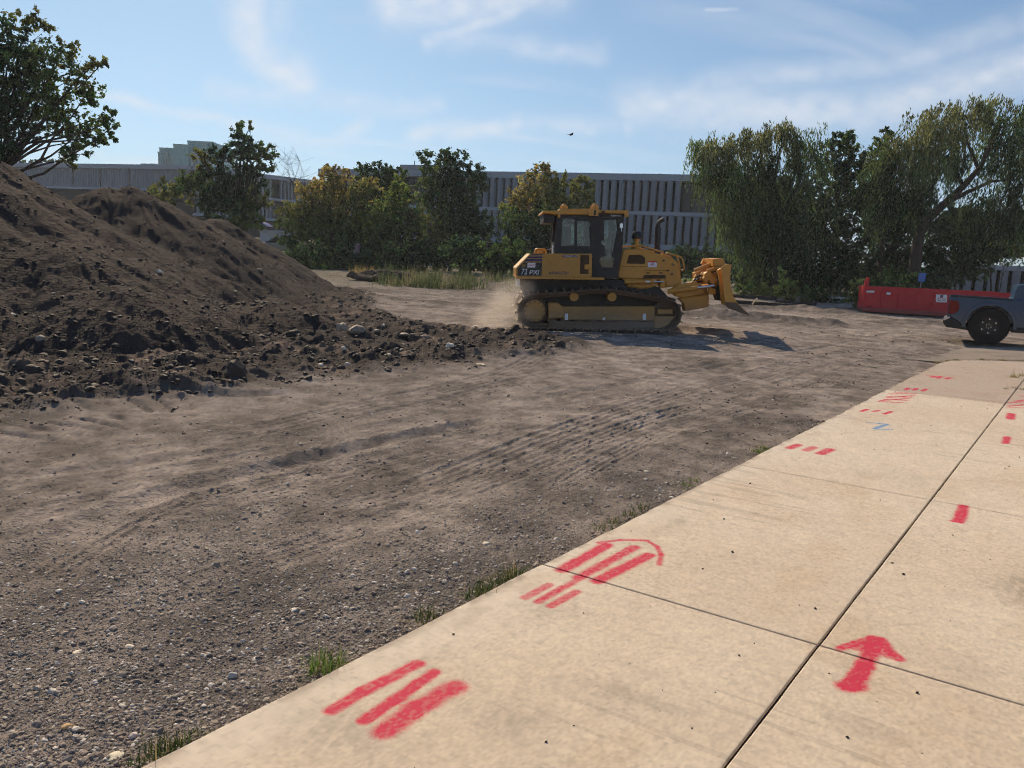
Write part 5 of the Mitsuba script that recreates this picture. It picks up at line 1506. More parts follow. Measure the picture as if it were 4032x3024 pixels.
# stepped glass tower far away
tw_ = thing("glass_tower", "pale blue green glass tower with a stepped roof far behind the wing", "building")
D_ = 300
blocks = ((622, 640, 603, 0), (627, 684, 586, 3), (682, 740, 572, -2), (738, 836, 559, 2))
for i_, (a, b, t, off) in enumerate(blocks):
    A_p, B_p = at(a, t, D_ + off), at(b, t + (b - a) * .085, D_ + off)
    bl_ = part(tw_, "block", bx(A_p[0], B_p[0], D_ + off, D_ + off + 22, 2, A_p[2]), "glass_blue")
    nM = max(2, int((B_p[0] - A_p[0]) / 1.5))
    grid = [bx(A_p[0] + (B_p[0] - A_p[0]) * j / nM - .05, A_p[0] + (B_p[0] - A_p[0]) * j / nM + .05, D_ + off - .12, D_ + off, 2, A_p[2]) for j in range(1, nM)]
    grid += [bx(A_p[0], B_p[0], D_ + off - .1, D_ + off, z_, z_ + .16) for z_ in np.arange(6, A_p[2] - 1, 4.0)]
    part(bl_, "mullion_grid", cat(grid), "glass_mullion")
    part(tw_, "parapet", bx(A_p[0] - .05, B_p[0] + .05, D_ + off - .2, D_ + off + 22.1, A_p[2], A_p[2] + .5), "glass_mullion")
cA, cB = at(835, 567, 302), at(846, 573, 310)
part(tw_, "corner_bay", bx(cA[0], cB[0], 303, 322, 2, cA[2] - .6), "glass_mullion")
for a, b, t, bt in ((646, 653, 603, 665), (764, 818, 598, 624), (752, 760, 628, 664), (766, 772, 628, 664), (776, 784, 630, 664)):
    p0_, p1_ = at(a, bt, 297), at(b, t, 297)
    part(tw_, "window", bx(p0_[0], p1_[0], 297, 298.5, p0_[2], p1_[2]), "glass_deep")

# low louvered wall at the far right, seen under the willow
lb = thing("louver_wall", "low concrete louver wall under the willow at the right edge", "building")
R0, R1 = at(3660, 1050, 62), at(4200, 1050, 58)
RF = Face(R0[:2], R1[:2])
RF.box(lb, "coping", 0, RF.L, -.8, .3, 2.15, 2.5, "fascia")
RF.box(lb, "recess", 0, RF.L, -.8, -.5, 0, 2.15, "wall_dark")
RF.columns(lb, 0, RF.L, -.1, 2.15, 0.74, 0.5, 0.36)
for k_ in range(int(RF.L / .74)):
    if k_ % 2:
        RF.box(lb, "spandrel", k_ * .74 + .1, k_ * .74 + .64, -.5, -.1, 1.35, 2.15, "precast")
        RF.box(lb, "spandrel", k_ * .74 + .1, k_ * .74 + .64, -.5, -.1, -.1, .45, "precast")
# ---------------------------------------------------------------- trees, shrubs, grass
scene["leaf"] = {"type": "principledthin", "base_color": VCOL, "roughness": 0.55, "spec_trans": 0.0, "diff_trans": 0.75, "eta": 1.35}
grimy("bark", S(66, 56, 48), 0.4)
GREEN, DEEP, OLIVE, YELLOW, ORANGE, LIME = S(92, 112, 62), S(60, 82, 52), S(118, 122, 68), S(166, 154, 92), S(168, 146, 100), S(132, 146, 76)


def leaves(C, rad, n, size, col, g, elong=1.5, clump=0.22, cl_n=22, shell=0.45):
    """Leaf faces in clumps through an ellipsoid: vertices (4n), colours."""
    nc = max(3, n // cl_n)
    d = g.normal(size=(nc, 3))
    d /= np.linalg.norm(d, axis=1, keepdims=True)
    rr = g.uniform(size=(nc, 1)) ** shell
    wob = 0.8 + 0.5 * nnoise(d * 2.2 + g.uniform(0, 40), 3)[:, None]
    cc = C + d * rr * wob * rad
    which = g.integers(0, nc, n)
    # each clump is a short sprig: leaves string along an outward direction
    out = d[which] * np.array([1, 1, .6]) + g.normal(0, .35, (n, 3)) + np.array([0, 0, .25])
    ln = g.uniform(-.5, 1.2, (n, 1))
    cs_ = clump * np.mean(rad) ** 0.5
    pos = cc[which] + out * ln * cs_ * 0.9 + g.normal(0, cs_ * 0.33, (n, 3))
    nrm = g.normal(size=(n, 3)) + np.array([0, 0, 0.7])
    nrm /= np.linalg.norm(nrm, axis=1, keepdims=True)
    ax_ = np.cross(nrm, g.normal(size=(n, 3)))
    ax_ /= np.linalg.norm(ax_, axis=1, keepdims=True)
    bz = np.cross(nrm, ax_)
    s = size * g.uniform(0.6, 1.3, (n, 1))
    V = np.stack([pos - ax_ * s * .5 * elong, pos + bz * s * .42 + nrm * s * .1, pos + ax_ * s * .5 * elong - nrm * s * .12, pos - bz * s * .42 + nrm * s * .1], 1)
    tone = (0.55 + 0.85 * g.uniform(size=(nc, 1)))[which] * g.uniform(.8, 1.2, (n, 1))
    hue = np.array(col)[None] * tone * (1 + 0.12 * g.normal(size=(n, 3)) * np.array([1, .5, .6]))
    return V.reshape(-1, 3), np.repeat(np.clip(hue, 0.005, 0.9), 4, 0)


def leaf_mesh(parts_):
    V = np.vstack([p[0] for p in parts_])
    C = np.vstack([p[1] for p in parts_])
    i_ = np.arange(len(V) // 4)[:, None] * 4
    Fc = np.vstack([i_ + np.array([[0, 1, 2]]), i_ + np.array([[0, 2, 3]])])
    return trimesh.Trimesh(V, Fc, process=False), C


def limb(p, q, r0, r1, g, sag=0.12, n_=6):
    p, q = np.array(p, float), np.array(q, float)
    t = np.linspace(0, 1, n_)[:, None]
    L = np.linalg.norm(q - p)
    pts = p + (q - p) * t + np.sin(t * math.pi) * g.normal(0, sag * L * .4, 3)[None] + g.normal(0, .018 * L, (n_, 3)) * np.sin(t * math.pi)
    return tube(pts, np.linspace(r0, r1, n_), 6)


def tree(name, label, y, lobes, base, size, cov, seed, cat_="tree", group=None, trunk_r=0.16, extra=(), clump=0.22, shell=0.45, foot=None):
    """lobes: (px, py, rx, ry, colour[, depth offset]) in photograph pixels at the tree's own distance y."""
    g = np.random.default_rng(seed)
    k = thing(name, label, cat_, group)
    mpp = y / F
    P0 = at(base[0], base[1], y)
    zg = float(base_z(np.array([P0[0]]), np.array([float(y)]))[0])
    foot = np.array([P0[0], y, zg - .1])
    parts_, wood = [], []
    allc = [at(l[0], l[1], y) for l in lobes]
    hub = np.array([P0[0] + .1 * (np.mean([c[0] for c in allc]) - P0[0]), y, zg + 0.35 * (max(c[2] for c in allc) - zg)])
    wood.append(limb(foot, hub, trunk_r, trunk_r * .7, g, .05))
    for l, c in zip(lobes, allc):
        off = l[5] if len(l) > 5 else g.uniform(-.8, .8) * min(1.5, l[2] * mpp)
        c = c + np.array([off * c[0] / y, off, 0])
        rad = np.array([l[2] * mpp, 0.85 * (l[2] + l[3]) / 2 * mpp, l[3] * mpp])
        n_ = int(2.7 * cov * math.pi * rad[0] * rad[2] / (0.63 * size * size))
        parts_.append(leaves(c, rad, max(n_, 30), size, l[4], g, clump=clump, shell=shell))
        wood.append(limb(hub, c + rad * np.array([0, 0, .3]), trunk_r * .5, trunk_r * .1, g))
        for _ in range(4):
            d = g.normal(size=3)
            d /= np.linalg.norm(d)
            wood.append(limb(c - rad * np.array([0, 0, .5]), c + d * rad * .85, trunk_r * .16, trunk_r * .05, g))
    for pts, r0, r1 in extra:
        Q = np.array([at(a, b, y) for a, b in pts])
        wood.append(tube(Q, np.linspace(r0, r1, len(Q)), 7))
    m, c = leaf_mesh(parts_)
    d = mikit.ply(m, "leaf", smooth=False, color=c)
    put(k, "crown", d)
    part(k, "trunk", cat(wood), "bark", 50)
    return k


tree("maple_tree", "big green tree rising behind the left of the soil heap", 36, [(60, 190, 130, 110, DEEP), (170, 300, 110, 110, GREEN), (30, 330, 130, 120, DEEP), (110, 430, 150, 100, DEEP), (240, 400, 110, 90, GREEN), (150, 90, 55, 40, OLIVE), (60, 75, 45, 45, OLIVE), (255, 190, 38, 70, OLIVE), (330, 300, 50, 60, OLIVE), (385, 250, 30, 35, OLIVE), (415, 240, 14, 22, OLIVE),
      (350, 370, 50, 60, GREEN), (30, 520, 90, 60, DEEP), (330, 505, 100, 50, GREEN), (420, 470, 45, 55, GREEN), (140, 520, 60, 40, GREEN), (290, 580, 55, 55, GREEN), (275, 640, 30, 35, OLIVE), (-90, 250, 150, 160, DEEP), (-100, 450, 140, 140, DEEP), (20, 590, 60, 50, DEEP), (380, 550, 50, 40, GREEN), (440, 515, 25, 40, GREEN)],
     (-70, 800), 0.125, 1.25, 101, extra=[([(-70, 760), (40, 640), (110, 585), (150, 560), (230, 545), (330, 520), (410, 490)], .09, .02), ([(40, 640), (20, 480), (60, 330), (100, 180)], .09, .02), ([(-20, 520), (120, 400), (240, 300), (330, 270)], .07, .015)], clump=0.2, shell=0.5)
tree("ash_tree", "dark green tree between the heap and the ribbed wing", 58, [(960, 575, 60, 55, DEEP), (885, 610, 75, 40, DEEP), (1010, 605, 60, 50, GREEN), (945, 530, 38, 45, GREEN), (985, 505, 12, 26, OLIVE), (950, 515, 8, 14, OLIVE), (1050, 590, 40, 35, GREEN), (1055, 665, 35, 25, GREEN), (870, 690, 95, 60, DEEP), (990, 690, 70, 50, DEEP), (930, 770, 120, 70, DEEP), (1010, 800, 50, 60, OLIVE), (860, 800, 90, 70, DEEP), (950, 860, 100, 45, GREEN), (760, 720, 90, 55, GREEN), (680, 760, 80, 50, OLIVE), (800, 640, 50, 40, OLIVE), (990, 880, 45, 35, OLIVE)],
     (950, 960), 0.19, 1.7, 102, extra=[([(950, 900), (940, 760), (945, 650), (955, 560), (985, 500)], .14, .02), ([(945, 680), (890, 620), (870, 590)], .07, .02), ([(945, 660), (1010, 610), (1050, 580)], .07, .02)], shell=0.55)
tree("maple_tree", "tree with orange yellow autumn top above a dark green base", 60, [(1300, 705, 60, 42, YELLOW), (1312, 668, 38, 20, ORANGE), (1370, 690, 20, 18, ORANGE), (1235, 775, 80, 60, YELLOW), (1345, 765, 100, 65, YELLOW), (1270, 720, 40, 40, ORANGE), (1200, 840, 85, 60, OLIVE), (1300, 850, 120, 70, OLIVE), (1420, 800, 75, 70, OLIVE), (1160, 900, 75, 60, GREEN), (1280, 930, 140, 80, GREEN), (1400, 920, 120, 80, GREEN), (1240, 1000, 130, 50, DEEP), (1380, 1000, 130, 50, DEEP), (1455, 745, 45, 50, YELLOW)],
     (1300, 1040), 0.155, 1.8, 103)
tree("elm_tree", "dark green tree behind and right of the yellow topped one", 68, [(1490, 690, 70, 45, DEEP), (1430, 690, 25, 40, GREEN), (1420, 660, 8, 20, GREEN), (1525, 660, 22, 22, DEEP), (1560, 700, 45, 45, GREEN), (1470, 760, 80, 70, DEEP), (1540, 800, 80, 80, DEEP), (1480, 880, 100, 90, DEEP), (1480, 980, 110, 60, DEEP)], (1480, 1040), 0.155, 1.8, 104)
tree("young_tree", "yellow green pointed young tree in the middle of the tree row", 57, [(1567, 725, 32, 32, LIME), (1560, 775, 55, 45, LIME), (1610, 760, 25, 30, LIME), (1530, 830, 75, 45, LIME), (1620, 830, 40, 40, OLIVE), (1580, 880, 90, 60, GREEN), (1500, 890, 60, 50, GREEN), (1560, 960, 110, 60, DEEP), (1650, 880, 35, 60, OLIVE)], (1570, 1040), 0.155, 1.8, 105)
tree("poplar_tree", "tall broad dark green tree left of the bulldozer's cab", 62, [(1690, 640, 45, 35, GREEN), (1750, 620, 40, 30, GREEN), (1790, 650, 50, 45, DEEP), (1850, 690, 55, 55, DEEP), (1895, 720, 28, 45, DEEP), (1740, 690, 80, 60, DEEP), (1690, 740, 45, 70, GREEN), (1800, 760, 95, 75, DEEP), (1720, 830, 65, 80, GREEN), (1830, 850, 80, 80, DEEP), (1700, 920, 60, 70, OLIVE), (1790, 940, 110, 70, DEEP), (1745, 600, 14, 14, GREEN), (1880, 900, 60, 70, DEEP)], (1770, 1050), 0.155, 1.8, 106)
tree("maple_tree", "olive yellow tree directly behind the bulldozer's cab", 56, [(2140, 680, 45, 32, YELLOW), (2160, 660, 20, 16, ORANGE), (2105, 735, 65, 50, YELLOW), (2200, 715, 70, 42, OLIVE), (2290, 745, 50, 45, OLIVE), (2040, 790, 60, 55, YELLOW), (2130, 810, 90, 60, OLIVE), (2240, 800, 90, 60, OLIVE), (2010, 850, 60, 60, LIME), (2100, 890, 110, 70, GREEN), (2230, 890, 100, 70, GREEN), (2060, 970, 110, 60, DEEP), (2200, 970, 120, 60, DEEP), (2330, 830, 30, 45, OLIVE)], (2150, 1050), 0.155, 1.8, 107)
for i_, (px, py, rx, ry, col, y, lab) in enumerate(((1620, 1000, 130, 50, DEEP, 53, "dark low bush under the yellow green young tree"), (1850, 1000, 130, 55, DEEP, 52, "dark low bush under the tall broad tree"), (1980, 1000, 100, 60, GREEN, 50, "dark low bush left behind the bulldozer"), (1290, 1010, 170, 45, DEEP, 54, "dark low bush under the autumn tree by the dirt road"),
                                                      (1440, 1010, 120, 45, DEEP, 57, "dark low bush behind the faded pink sign"), (2420, 1010, 140, 60, DEEP, 56, "dark low bush hidden behind the bulldozer's bonnet"), (2740, 1020, 110, 55, DEEP, 55, "dark bush right of the bonnet at the willow's left"))):
    tree("bush", lab, y, [(px, py, rx, ry, col), (px - rx * .5, py + ry * .4, rx * .5, ry * .7, DEEP), (px + rx * .5, py + ry * .4, rx * .5, ry * .7, DEEP), (px, py + ry * .9, rx * .95, ry * .5, GREEN)], (px, py + ry), 0.17, 1.9, 120 + i_, "bush", trunk_r=0.06)
# bare tree between the wing and the yellow tree
g = np.random.default_rng(140)
k = thing("bare_tree", "leafless thin tree standing up against the sky beside the wing", "tree")
y = 64
wood = []
for pts, r0 in (([(1190, 960), (1170, 800), (1150, 720), (1130, 670), (1100, 640)], .05), ([(1190, 960), (1175, 820), (1165, 730), (1155, 680), (1140, 625)], .05), ([(1195, 960), (1205, 800), (1200, 740), (1195, 680)], .035), ([(1150, 715), (1115, 690), (1095, 672)], .02), ([(1160, 705), (1175, 660), (1180, 635)], .02), ([(1165, 730), (1185, 700), (1190, 670)], .018), ([(1140, 690), (1130, 650), (1120, 630)], .016), ([(1155, 690), (1135, 650), (1128, 640)], .014)):
    Q = np.array([at(a, b, y) for a, b in pts])
    wood.append(tube(Q, np.linspace(r0, .008, len(Q)), 5))
    for _ in range(7):
        i0 = g.integers(len(Q) // 2, len(Q))
        d = g.normal(size=3) * np.array([1, .6, .5]) + np.array([0, 0, 1.0])
        wood.append(tube([Q[i0], Q[i0] + d * .35, Q[i0] + d * .6 + g.normal(0, .1, 3)], [.012, .008, .005], 4))
part(k, "trunk", cat(wood), "bark")


def willow(name, label, y, limbs, tops, base, seed, lean=(-0.18, 0.0), strand=(1.2, 3.6), dens=1.0, fringe=()):
    """A weeping tree: limbs in photograph pixels, strands of narrow leaves hanging from lobes along them."""
    g = np.random.default_rng(seed)
    k = thing(name, label, "tree", None)
    mpp = y / F
    wood = []
    for pts, r0, r1 in limbs:
        Q = np.array([at(a, b, y) for a, b in pts])
        Q[:, 1] += np.linspace(0, g.uniform(-1, 1), len(Q))
        wood.append(tube(Q, np.linspace(r0, r1, len(Q)), 8))
    Vs, Cs = [], []
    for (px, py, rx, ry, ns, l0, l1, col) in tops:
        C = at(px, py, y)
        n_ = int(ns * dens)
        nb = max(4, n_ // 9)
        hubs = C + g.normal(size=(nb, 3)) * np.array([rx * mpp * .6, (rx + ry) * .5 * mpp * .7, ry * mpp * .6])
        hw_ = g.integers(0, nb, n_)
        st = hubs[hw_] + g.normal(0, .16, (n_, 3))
        htone = g.uniform(.5, 1.55, nb)
        L = g.uniform(l0, l1, n_) * g.uniform(.5, 1, n_)
        tone = htone[hw_] * g.uniform(.8, 1.2, n_)
        dirs = g.normal(0, .14, (n_, 2)) + np.array(lean)
        bow = np.sign(st[:, 0] - C[0] - .2) * g.uniform(.05, .45, n_)
        up = np.abs(g.normal(0, .28, n_))
        per = 0.08
        for j in range(n_):
            m_ = max(5, int(L[j] / per))
            t = np.linspace(0, 1, m_)
            x = st[j, 0] + bow[j] * L[j] * (1 - (1 - t) ** 2) + dirs[j, 0] * L[j] * t ** 1.5
            yy = st[j, 1] + dirs[j, 1] * L[j] * t
            z = st[j, 2] - L[j] * (t ** 1.35) + up[j] * L[j] * 4 * t * (1 - t) * (1 - t)
            z = np.maximum(z, 0.15 + .2 * g.uniform())
            pos = np.stack([x, yy, z], 1) + g.normal(0, .035, (m_, 3))
            d = np.stack([dirs[j, 0] * .6 + g.normal(0, .35, m_), g.normal(0, .35, m_), -np.ones(m_)], 1)
            d /= np.linalg.norm(d, axis=1, keepdims=True)
            w = np.cross(d, g.normal(size=(m_, 3)))
            w /= np.linalg.norm(w, axis=1, keepdims=True)
            s = 0.17 * g.uniform(.7, 1.3, (m_, 1))
            V = np.stack([pos - d * s * .65, pos + w * s * .17, pos + d * s * .65, pos - w * s * .17], 1)
            Vs.append(V.reshape(-1, 3))
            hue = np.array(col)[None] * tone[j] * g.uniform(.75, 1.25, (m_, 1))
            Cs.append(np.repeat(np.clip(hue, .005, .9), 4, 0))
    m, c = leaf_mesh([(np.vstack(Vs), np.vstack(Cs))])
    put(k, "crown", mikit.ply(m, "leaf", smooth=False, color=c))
    part(k, "trunk", cat(wood), "bark", 50)
    return k


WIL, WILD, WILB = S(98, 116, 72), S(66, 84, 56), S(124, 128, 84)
willow("willow_tree", "weeping willow trailing its left curtain down beside the bulldozer's blade", 45,
       [([(3060, 1180), (3040, 1000), (2990, 850), (2950, 720), (2900, 640)], .3, .05), ([(3040, 1000), (2900, 800), (2840, 700), (2790, 640)], .16, .03), ([(3010, 880), (3050, 700), (3080, 560)], .16, .03), ([(3040, 900), (3140, 740), (3170, 640)], .14, .03)],
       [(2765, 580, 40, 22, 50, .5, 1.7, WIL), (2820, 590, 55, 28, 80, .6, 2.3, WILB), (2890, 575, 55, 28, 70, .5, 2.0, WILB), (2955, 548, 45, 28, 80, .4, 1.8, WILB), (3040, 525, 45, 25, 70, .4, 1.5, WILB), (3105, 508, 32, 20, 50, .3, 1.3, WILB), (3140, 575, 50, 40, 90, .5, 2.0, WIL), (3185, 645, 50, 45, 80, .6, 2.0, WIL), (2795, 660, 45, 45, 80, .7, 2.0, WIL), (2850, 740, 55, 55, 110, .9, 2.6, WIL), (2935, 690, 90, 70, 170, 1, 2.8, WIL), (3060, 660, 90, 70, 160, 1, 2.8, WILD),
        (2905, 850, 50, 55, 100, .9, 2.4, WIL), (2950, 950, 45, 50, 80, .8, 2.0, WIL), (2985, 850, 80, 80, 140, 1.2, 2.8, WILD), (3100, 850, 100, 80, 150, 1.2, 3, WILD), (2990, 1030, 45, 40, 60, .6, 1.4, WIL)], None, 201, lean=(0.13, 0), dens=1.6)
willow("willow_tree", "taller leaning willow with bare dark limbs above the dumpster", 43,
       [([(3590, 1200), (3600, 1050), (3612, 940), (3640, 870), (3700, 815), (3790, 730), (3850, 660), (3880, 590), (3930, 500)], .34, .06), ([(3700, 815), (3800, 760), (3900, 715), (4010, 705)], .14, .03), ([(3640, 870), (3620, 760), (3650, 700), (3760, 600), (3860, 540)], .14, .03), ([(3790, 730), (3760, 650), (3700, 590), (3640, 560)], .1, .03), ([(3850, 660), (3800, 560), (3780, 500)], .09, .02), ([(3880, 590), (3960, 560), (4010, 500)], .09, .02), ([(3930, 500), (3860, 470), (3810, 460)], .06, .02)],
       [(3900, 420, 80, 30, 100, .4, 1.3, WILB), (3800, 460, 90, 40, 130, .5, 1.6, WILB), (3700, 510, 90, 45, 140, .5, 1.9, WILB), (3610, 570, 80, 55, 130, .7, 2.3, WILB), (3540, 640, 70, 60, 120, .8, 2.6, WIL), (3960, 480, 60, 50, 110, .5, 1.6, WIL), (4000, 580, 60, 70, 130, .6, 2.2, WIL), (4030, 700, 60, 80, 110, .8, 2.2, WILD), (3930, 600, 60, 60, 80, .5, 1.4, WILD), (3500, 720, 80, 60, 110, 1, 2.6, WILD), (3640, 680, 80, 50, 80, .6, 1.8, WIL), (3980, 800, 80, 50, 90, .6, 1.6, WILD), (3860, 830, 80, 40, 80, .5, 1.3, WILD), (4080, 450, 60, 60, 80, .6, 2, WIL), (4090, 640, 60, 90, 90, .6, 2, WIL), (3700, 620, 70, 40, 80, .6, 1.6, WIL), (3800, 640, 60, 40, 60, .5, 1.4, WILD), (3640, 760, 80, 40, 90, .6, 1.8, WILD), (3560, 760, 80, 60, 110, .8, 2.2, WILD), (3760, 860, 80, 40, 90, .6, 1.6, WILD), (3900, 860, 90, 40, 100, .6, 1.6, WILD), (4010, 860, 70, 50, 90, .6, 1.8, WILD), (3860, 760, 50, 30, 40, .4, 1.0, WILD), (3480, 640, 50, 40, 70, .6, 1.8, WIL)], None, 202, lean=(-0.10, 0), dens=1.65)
for i_, (px, py, rx, ry, y, lab) in enumerate(((3010, 950, 100, 110, 48, "dark thicket inside the left willow's curtain"), (3000, 1080, 100, 75, 47, "dark thicket at the foot of the left willow"), (3080, 880, 130, 130, 50, "dark thicket right of the left willow's trunk"), (3080, 1090, 130, 70, 49, "dark low thicket behind the upright yellow green shrub"), (3260, 1100, 150, 60, 52, "dark low thicket behind the round green shrub"),
                                           (3450, 1090, 140, 70, 53, "dark low thicket behind the dumpster's left post"), (3620, 1070, 120, 80, 52, "dark thicket behind the leaning willow's trunk"), (3790, 1050, 110, 60, 53, "dark thicket behind the blue sign and the louver wall's left end"), (3760, 880, 90, 80, 50, "dark hanging thicket under the leaning willow's fork"), (3900, 940, 130, 70, 51, "dark thicket above the louver wall"), (4040, 900, 80, 90, 51, "dark thicket cut off by the right edge above the louver wall"), (3540, 860, 90, 110, 51, "dark thicket left of the leaning willow's trunk"))):
    tree("bush", lab, y, [(px, py, rx, ry, DEEP), (px - rx * .4, py + ry * .3, rx * .6, ry * .8, DEEP), (px + rx * .4, py - ry * .2, rx * .6, ry * .7, DEEP)], (px, 1120), 0.17, 1.9, 260 + i_, "bush", trunk_r=0.06)
tree("poplar_tree", "broadleaf tree whose rounded top shows just right of the left willow", 50, [(3338, 535, 36, 32, GREEN), (3325, 590, 60, 45, GREEN), (3340, 640, 80, 55, DEEP), (3262, 590, 22, 60, DEEP), (3290, 720, 100, 80, DEEP), (3230, 820, 130, 90, DEEP), (3160, 930, 150, 100, DEEP), (3300, 930, 130, 100, DEEP), (3250, 1060, 160, 80, DEEP), (3080, 1060, 120, 80, DEEP)], (3270, 1150), 0.16, 1.9, 203)
tree("poplar_tree", "broadleaf tree whose top stands between the other poplar and the leaning willow", 50, [(3486, 535, 36, 30, GREEN), (3470, 590, 55, 40, GREEN), (3450, 640, 70, 55, DEEP), (3400, 650, 30, 40, LIME), (3420, 730, 100, 70, DEEP), (3430, 840, 120, 90, DEEP), (3500, 930, 100, 90, DEEP), (3430, 1040, 140, 90, DEEP), (3560, 1040, 70, 80, DEEP)], (3450, 1160), 0.16, 1.9, 204)
for i_, (lob, y, lab) in enumerate((([(3800, 920, 110, 60, DEEP), (3720, 960, 70, 60, DEEP), (3850, 1000, 110, 50, DEEP)], 47, "dark shrub below the leaning willow's bare limb"), ([(3960, 900, 90, 60, DEEP), (4020, 960, 70, 60, DEEP), (3950, 1000, 80, 40, OLIVE)], 48, "dark shrub at the right edge above the louver wall"), ([(3635, 950, 30, 40, LIME), (3660, 1000, 50, 50, DEEP), (3700, 1060, 60, 50, DEEP)], 46, "shrub with a bright yellow green spray beside the willow's trunk"),
                                       ([(3090, 1120, 30, 40, LIME), (3110, 1160, 45, 35, OLIVE), (3080, 1080, 10, 30, LIME)], 40, "upright yellow green shrub before the dark trees"), ([(3190, 1160, 55, 35, GREEN), (3250, 1175, 50, 25, DEEP)], 41, "round low green shrub right of the upright one"), ([(2920, 1140, 45, 25, GREEN), (2990, 1150, 45, 25, LIME), (3030, 1165, 30, 20, GREEN)], 42, "leafy weeds behind the bulldozer's blade"), ([(2700, 1125, 28, 35, LIME), (2700, 1155, 35, 30, GREEN)], 41, "small bright shrub in the gap before the bonnet"),
                                       ([(3380, 1140, 25, 35, LIME), (3360, 1180, 40, 30, GREEN), (3390, 1200, 20, 20, LIME)], 37, "leafy vine at the dumpster's left post"), ([(3500, 1110, 60, 40, DEEP), (3580, 1100, 50, 50, DEEP)], 42, "dark brambles behind the dumpster's left half"), ([(3640, 1110, 50, 40, DEEP), (3720, 1110, 50, 40, DEEP)], 44, "dark brambles behind the blue sign"))):
    tree("shrub", lab, y, lob, (lob[0][0], lob[0][1] + 60), 0.11, 1.8, 220 + i_, "shrub", trunk_r=0.03)
for i_, (px, w, h, lab) in enumerate(((85, 25, 18, "far tree top at the left end of the wing's roof line"), (140, 25, 14, "second far tree top above the wing's roof"), (190, 25, 18, "third far tree top above the wing's roof"), (240, 22, 15, "rightmost far tree top above the wing's roof"))):
    tree("far_tree", lab, 175, [(px, 645, w, h, DEEP), (px - 8, 638, w * .5, h * .7, DEEP), (px + 9, 640, w * .5, h * .6, GREEN)], (px, 700), 0.5, 1.8, 240 + i_, trunk_r=.3)


def blades(C, n, h, spread, col, g, width=0.006, lean=0.5, seg=3):
    """Grass blades from one foot: bent, tapering strips."""
    C = np.array(C, float)
    a = g.uniform(0, 2 * math.pi, n)
    f0 = C + np.stack([g.normal(0, spread, n), g.normal(0, spread, n), np.zeros(n)], 1)
    L = h * g.uniform(.45, 1.1, n)
    ln = np.abs(g.normal(0, lean, n))
    V, Fc, Cs = [], [], []
    for j in range(n):
        d = np.array([math.cos(a[j]), math.sin(a[j]), 0])
        wv = np.array([-d[1], d[0], 0]) * width * g.uniform(.6, 1.3)
        b0 = len(V)
        for s in range(seg + 1):
            t = s / seg
            c = f0[j] + d * L[j] * ln[j] * t * t + np.array([0, 0, L[j] * (t - .35 * ln[j] * t * t)])
            ww = wv * (1 - t) ** .7
            V += [c - ww, c + ww]
        for s in range(seg):
            q = b0 + 2 * s
            Fc += [[q, q + 1, q + 3], [q, q + 3, q + 2]]
        Cs += [np.array(col) * g.uniform(.6, 1.3)] * (2 * (seg + 1))
    return np.array(V), np.array(Fc), np.array(Cs)


def grass(key, specs, seed):
    g = np.random.default_rng(seed)
    V, Fc, Cs, o = [], [], [], 0
    for C, n, h, sp, col, w, ln in specs:
        v, f, c = blades(C, n, h, sp, col, g, w, ln)
        V.append(v)
        Fc.append(f + o)
        Cs.append(c)
        o += len(v)
    solo(key, trimesh.Trimesh(np.vstack(V), np.vstack(Fc), process=False), "leaf", False, np.vstack(Cs))


GB, GD, DRY = S(104, 128, 62), S(78, 92, 54), S(150, 134, 100)
for i_, (spots, n, h, col, lab) in enumerate((
        ([(1300, 2630), (1270, 2645)], 26, .11, GB, "bright green grass tuft at the slab edge nearest the long red bars"),
        ([(1980, 2300), (1930, 2330), (1880, 2350), (2030, 2275)], 28, .11, GD, "widest grass tuft at the slab edge left of the red double arrow"),
        ([(1690, 2430), (1660, 2445)], 20, .07, GD, "small dark grass tuft between the bright tuft and the widest tuft"),
        ([(700, 2940), (640, 2970), (590, 3000)], 22, .07, GD, "low straggly grass at the slab edge in the lower left corner"),
        ([(2370, 2085), (2420, 2060)], 18, .05, GD, "low grass strip at the slab edge above the curved red arrow"),
        ([(2480, 2030), (2520, 2005)], 18, .05, GD, "second low grass strip farther up the slab edge"),
        ([(2700, 1915), (2730, 1895)], 14, .04, GB, "sparse yellow green grass at the slab edge left of the second cross joint"),
        ([(2985, 1782), (3010, 1770)], 20, .07, GB, "grass tuft at the slab edge beside the three short red dashes"),
        ([(3960, 1542), (3995, 1540), (4025, 1545)], 34, .10, GD, "dark weeds growing in the long joint at the right edge"),
        ([(3990, 1495), (4020, 1490)], 34, .16, S(150, 144, 84), "dry yellowish weeds farther up the long joint at the right edge"),
        ([(3690, 1432), (3730, 1424), (3765, 1420)], 26, .07, S(140, 140, 84), "thin dry grass round the sidewalk's far corner"),
        ([(3870, 1418), (3950, 1420), (4020, 1424)], 22, .06, S(140, 136, 90), "thin dry grass strip behind the far end of the sidewalk"))):
    k = thing("grass_tuft", lab, "grass")
    specs = []
    for sx_, sy_ in spots:
        p = gnd(sx_, sy_, -0.04)
        dd = 1 + np.linalg.norm(p) / 12
        q_ = p + np.array([*(A_ * .05), 0])
        specs += [(p, int(n * 1.5), h * .85, .03, col, .0024 * dd, 1.1), (q_, n, h * .6, .055, np.array(col) * .8, .002 * dd, 1.2), (p, 5, h * 1.7, .03, DRY, .0012 * dd, .45), (p, n // 2, h * .5, .06, DRY, .0015 * dd, 1.2)]
    grass(k, specs, 300 + i_)
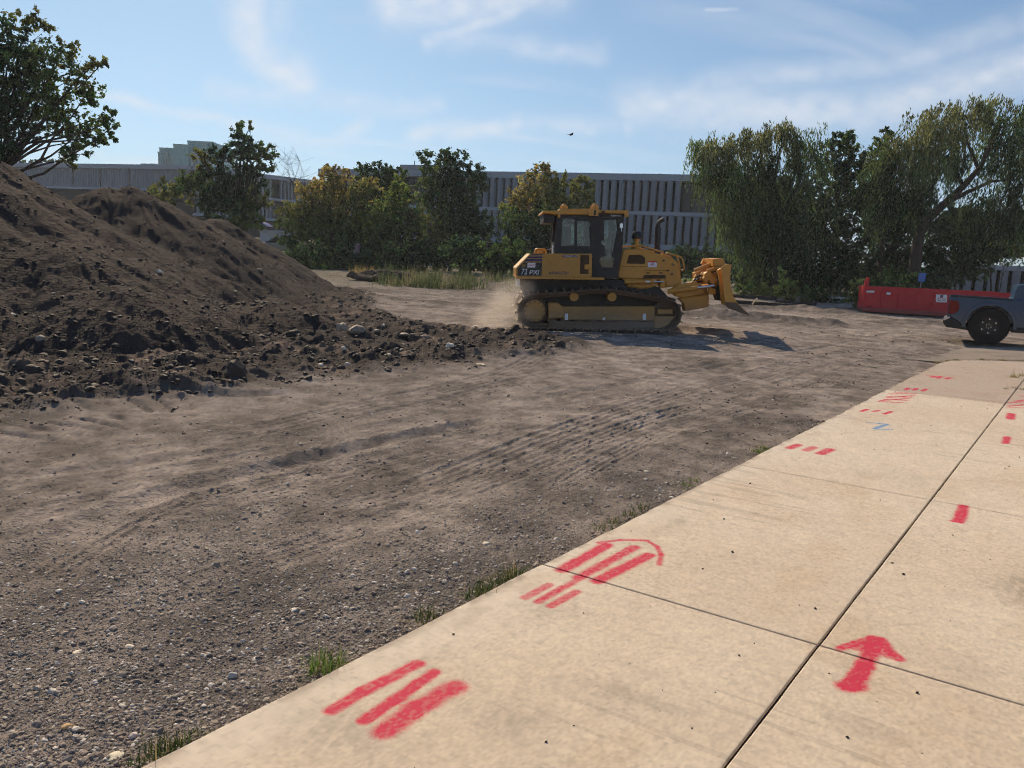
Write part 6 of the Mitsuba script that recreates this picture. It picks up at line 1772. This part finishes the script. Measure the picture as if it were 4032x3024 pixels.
# weeds in front of the tree row
g = np.random.default_rng(330)
specs, lv = [], []
for _ in range(150):
    px = g.uniform(1480, 2080)
    py = g.uniform(1040, 1085) + 0.02 * (px - 1480)
    yq = g.uniform(38, 47)
    zq = 0.0
    x_ = at(px, 1060, yq)[0]
    zq = float(base_z(np.array([x_]), np.array([yq]))[0])
    hh = g.uniform(.3, 1.0)
    specs.append(((x_, yq, zq), 26, hh, .22, S(92, 104, 70) if g.uniform() < .75 else S(136, 130, 100), .016, .4))
k = thing("tall_weeds", "pale green tall weeds and grass along the far edge of the dirt lot", "weeds", kind="stuff")
grass(k, specs, 331)
k = thing("dry_grass", "straw yellow dry grass clump beside the dark mound before the trees", "grass")
specs = [((at(px, 1070, 46)[0], 46, .1), 40, .75, .2, S(168, 150, 104), .016, .45) for px in (1395, 1412, 1430, 1445, 1465)]
grass(k, specs, 332)
# dark mound before the weeds
g2_ = np.random.default_rng(340)
v, f = stone_mesh(77, 5, .5, .9)
c_ = at(1560, 1085, 42)
mm = trimesh.Trimesh(v * np.array([2.0, 1.2, 1.0]) + np.array([c_[0], 42, .02]), f, process=False)
mm.vertices += 0.5 * (np.stack([nfbm(mm.vertices * 2.2, 4, 5), nfbm(mm.vertices * 2.2, 4, 6), nfbm(mm.vertices * 2.2, 4, 7)], 1) - .5)
k = thing("soil_mound", "low dark soil mound before the weeds and the dry grass", "dirt mound")
solo(k, mm, "soil", True, np.repeat(np.array(S(70, 60, 54))[None], len(mm.vertices), 0))
# ---------------------------------------------------------------- dust thrown up behind the rear track
def puff(key, c, half, dens, shape, seed):
    n_ = 28
    q = (np.stack(np.meshgrid(*[np.linspace(-1, 1, n_)] * 3, indexing="ij"), -1))          # z, y, x
    zz, yy, xx = q[..., 0], q[..., 1], q[..., 2]
    f = nfbm(np.stack([xx, yy, zz], -1) * 1.7 + seed, 4, seed)
    d = shape(xx, yy, zz) * np.clip((f - 0.36) * 3.2, 0, 1)
    tw = T().translate(list(c)) @ T().scale(list(half))
    scene[key + "_air"] = {"type": "heterogeneous", "albedo": {"type": "rgb", "value": [0.90, 0.82, 0.72]}, "scale": dens,
                           "sigma_t": {"type": "gridvolume", "grid": mi.VolumeGrid(d.astype(np.float32)), "filter_type": "trilinear", "to_world": tw @ T().translate([-1, -1, -1]) @ T().scale([2, 2, 2])}}
    scene[key] = {"type": "cube", "to_world": tw, "bsdf": {"type": "null"}, "interior": {"type": "ref", "id": key + "_air"}, "exterior": {"type": "ref", "id": "haze_air"}}


k = thing("dust_cloud", "tan dust cloud rising behind the bulldozer's rear track", "dust", kind="stuff")
puff(k, (-0.35, 19.9, 0.55), (0.95, 1.1, 0.72), 1.3, lambda x, y, z: np.clip(1.25 - np.sqrt(((x - .25 - .3 * z) / .75) ** 2 + y ** 2 + ((z + .45) / 1.2) ** 2), 0, 1) * np.clip((1 - np.abs(x)) * 5, 0, 1) * np.clip((1 - np.abs(z)) * 4, 0, 1), 3)
k = thing("dust_cloud", "thin dust hanging low along the bulldozer's near track", "dust", kind="stuff")
puff(k, (2.75, 19.0, 0.3), (2.1, 0.7, 0.36), 0.3, lambda x, y, z: np.clip(1.1 - np.sqrt((x * .9) ** 2 + y ** 2 + ((z + .5) / 1.1) ** 2), 0, 1) * np.clip((1 - np.abs(x)) * 4, 0, 1) * np.clip((1 - np.abs(z)) * 4, 0, 1), 9)
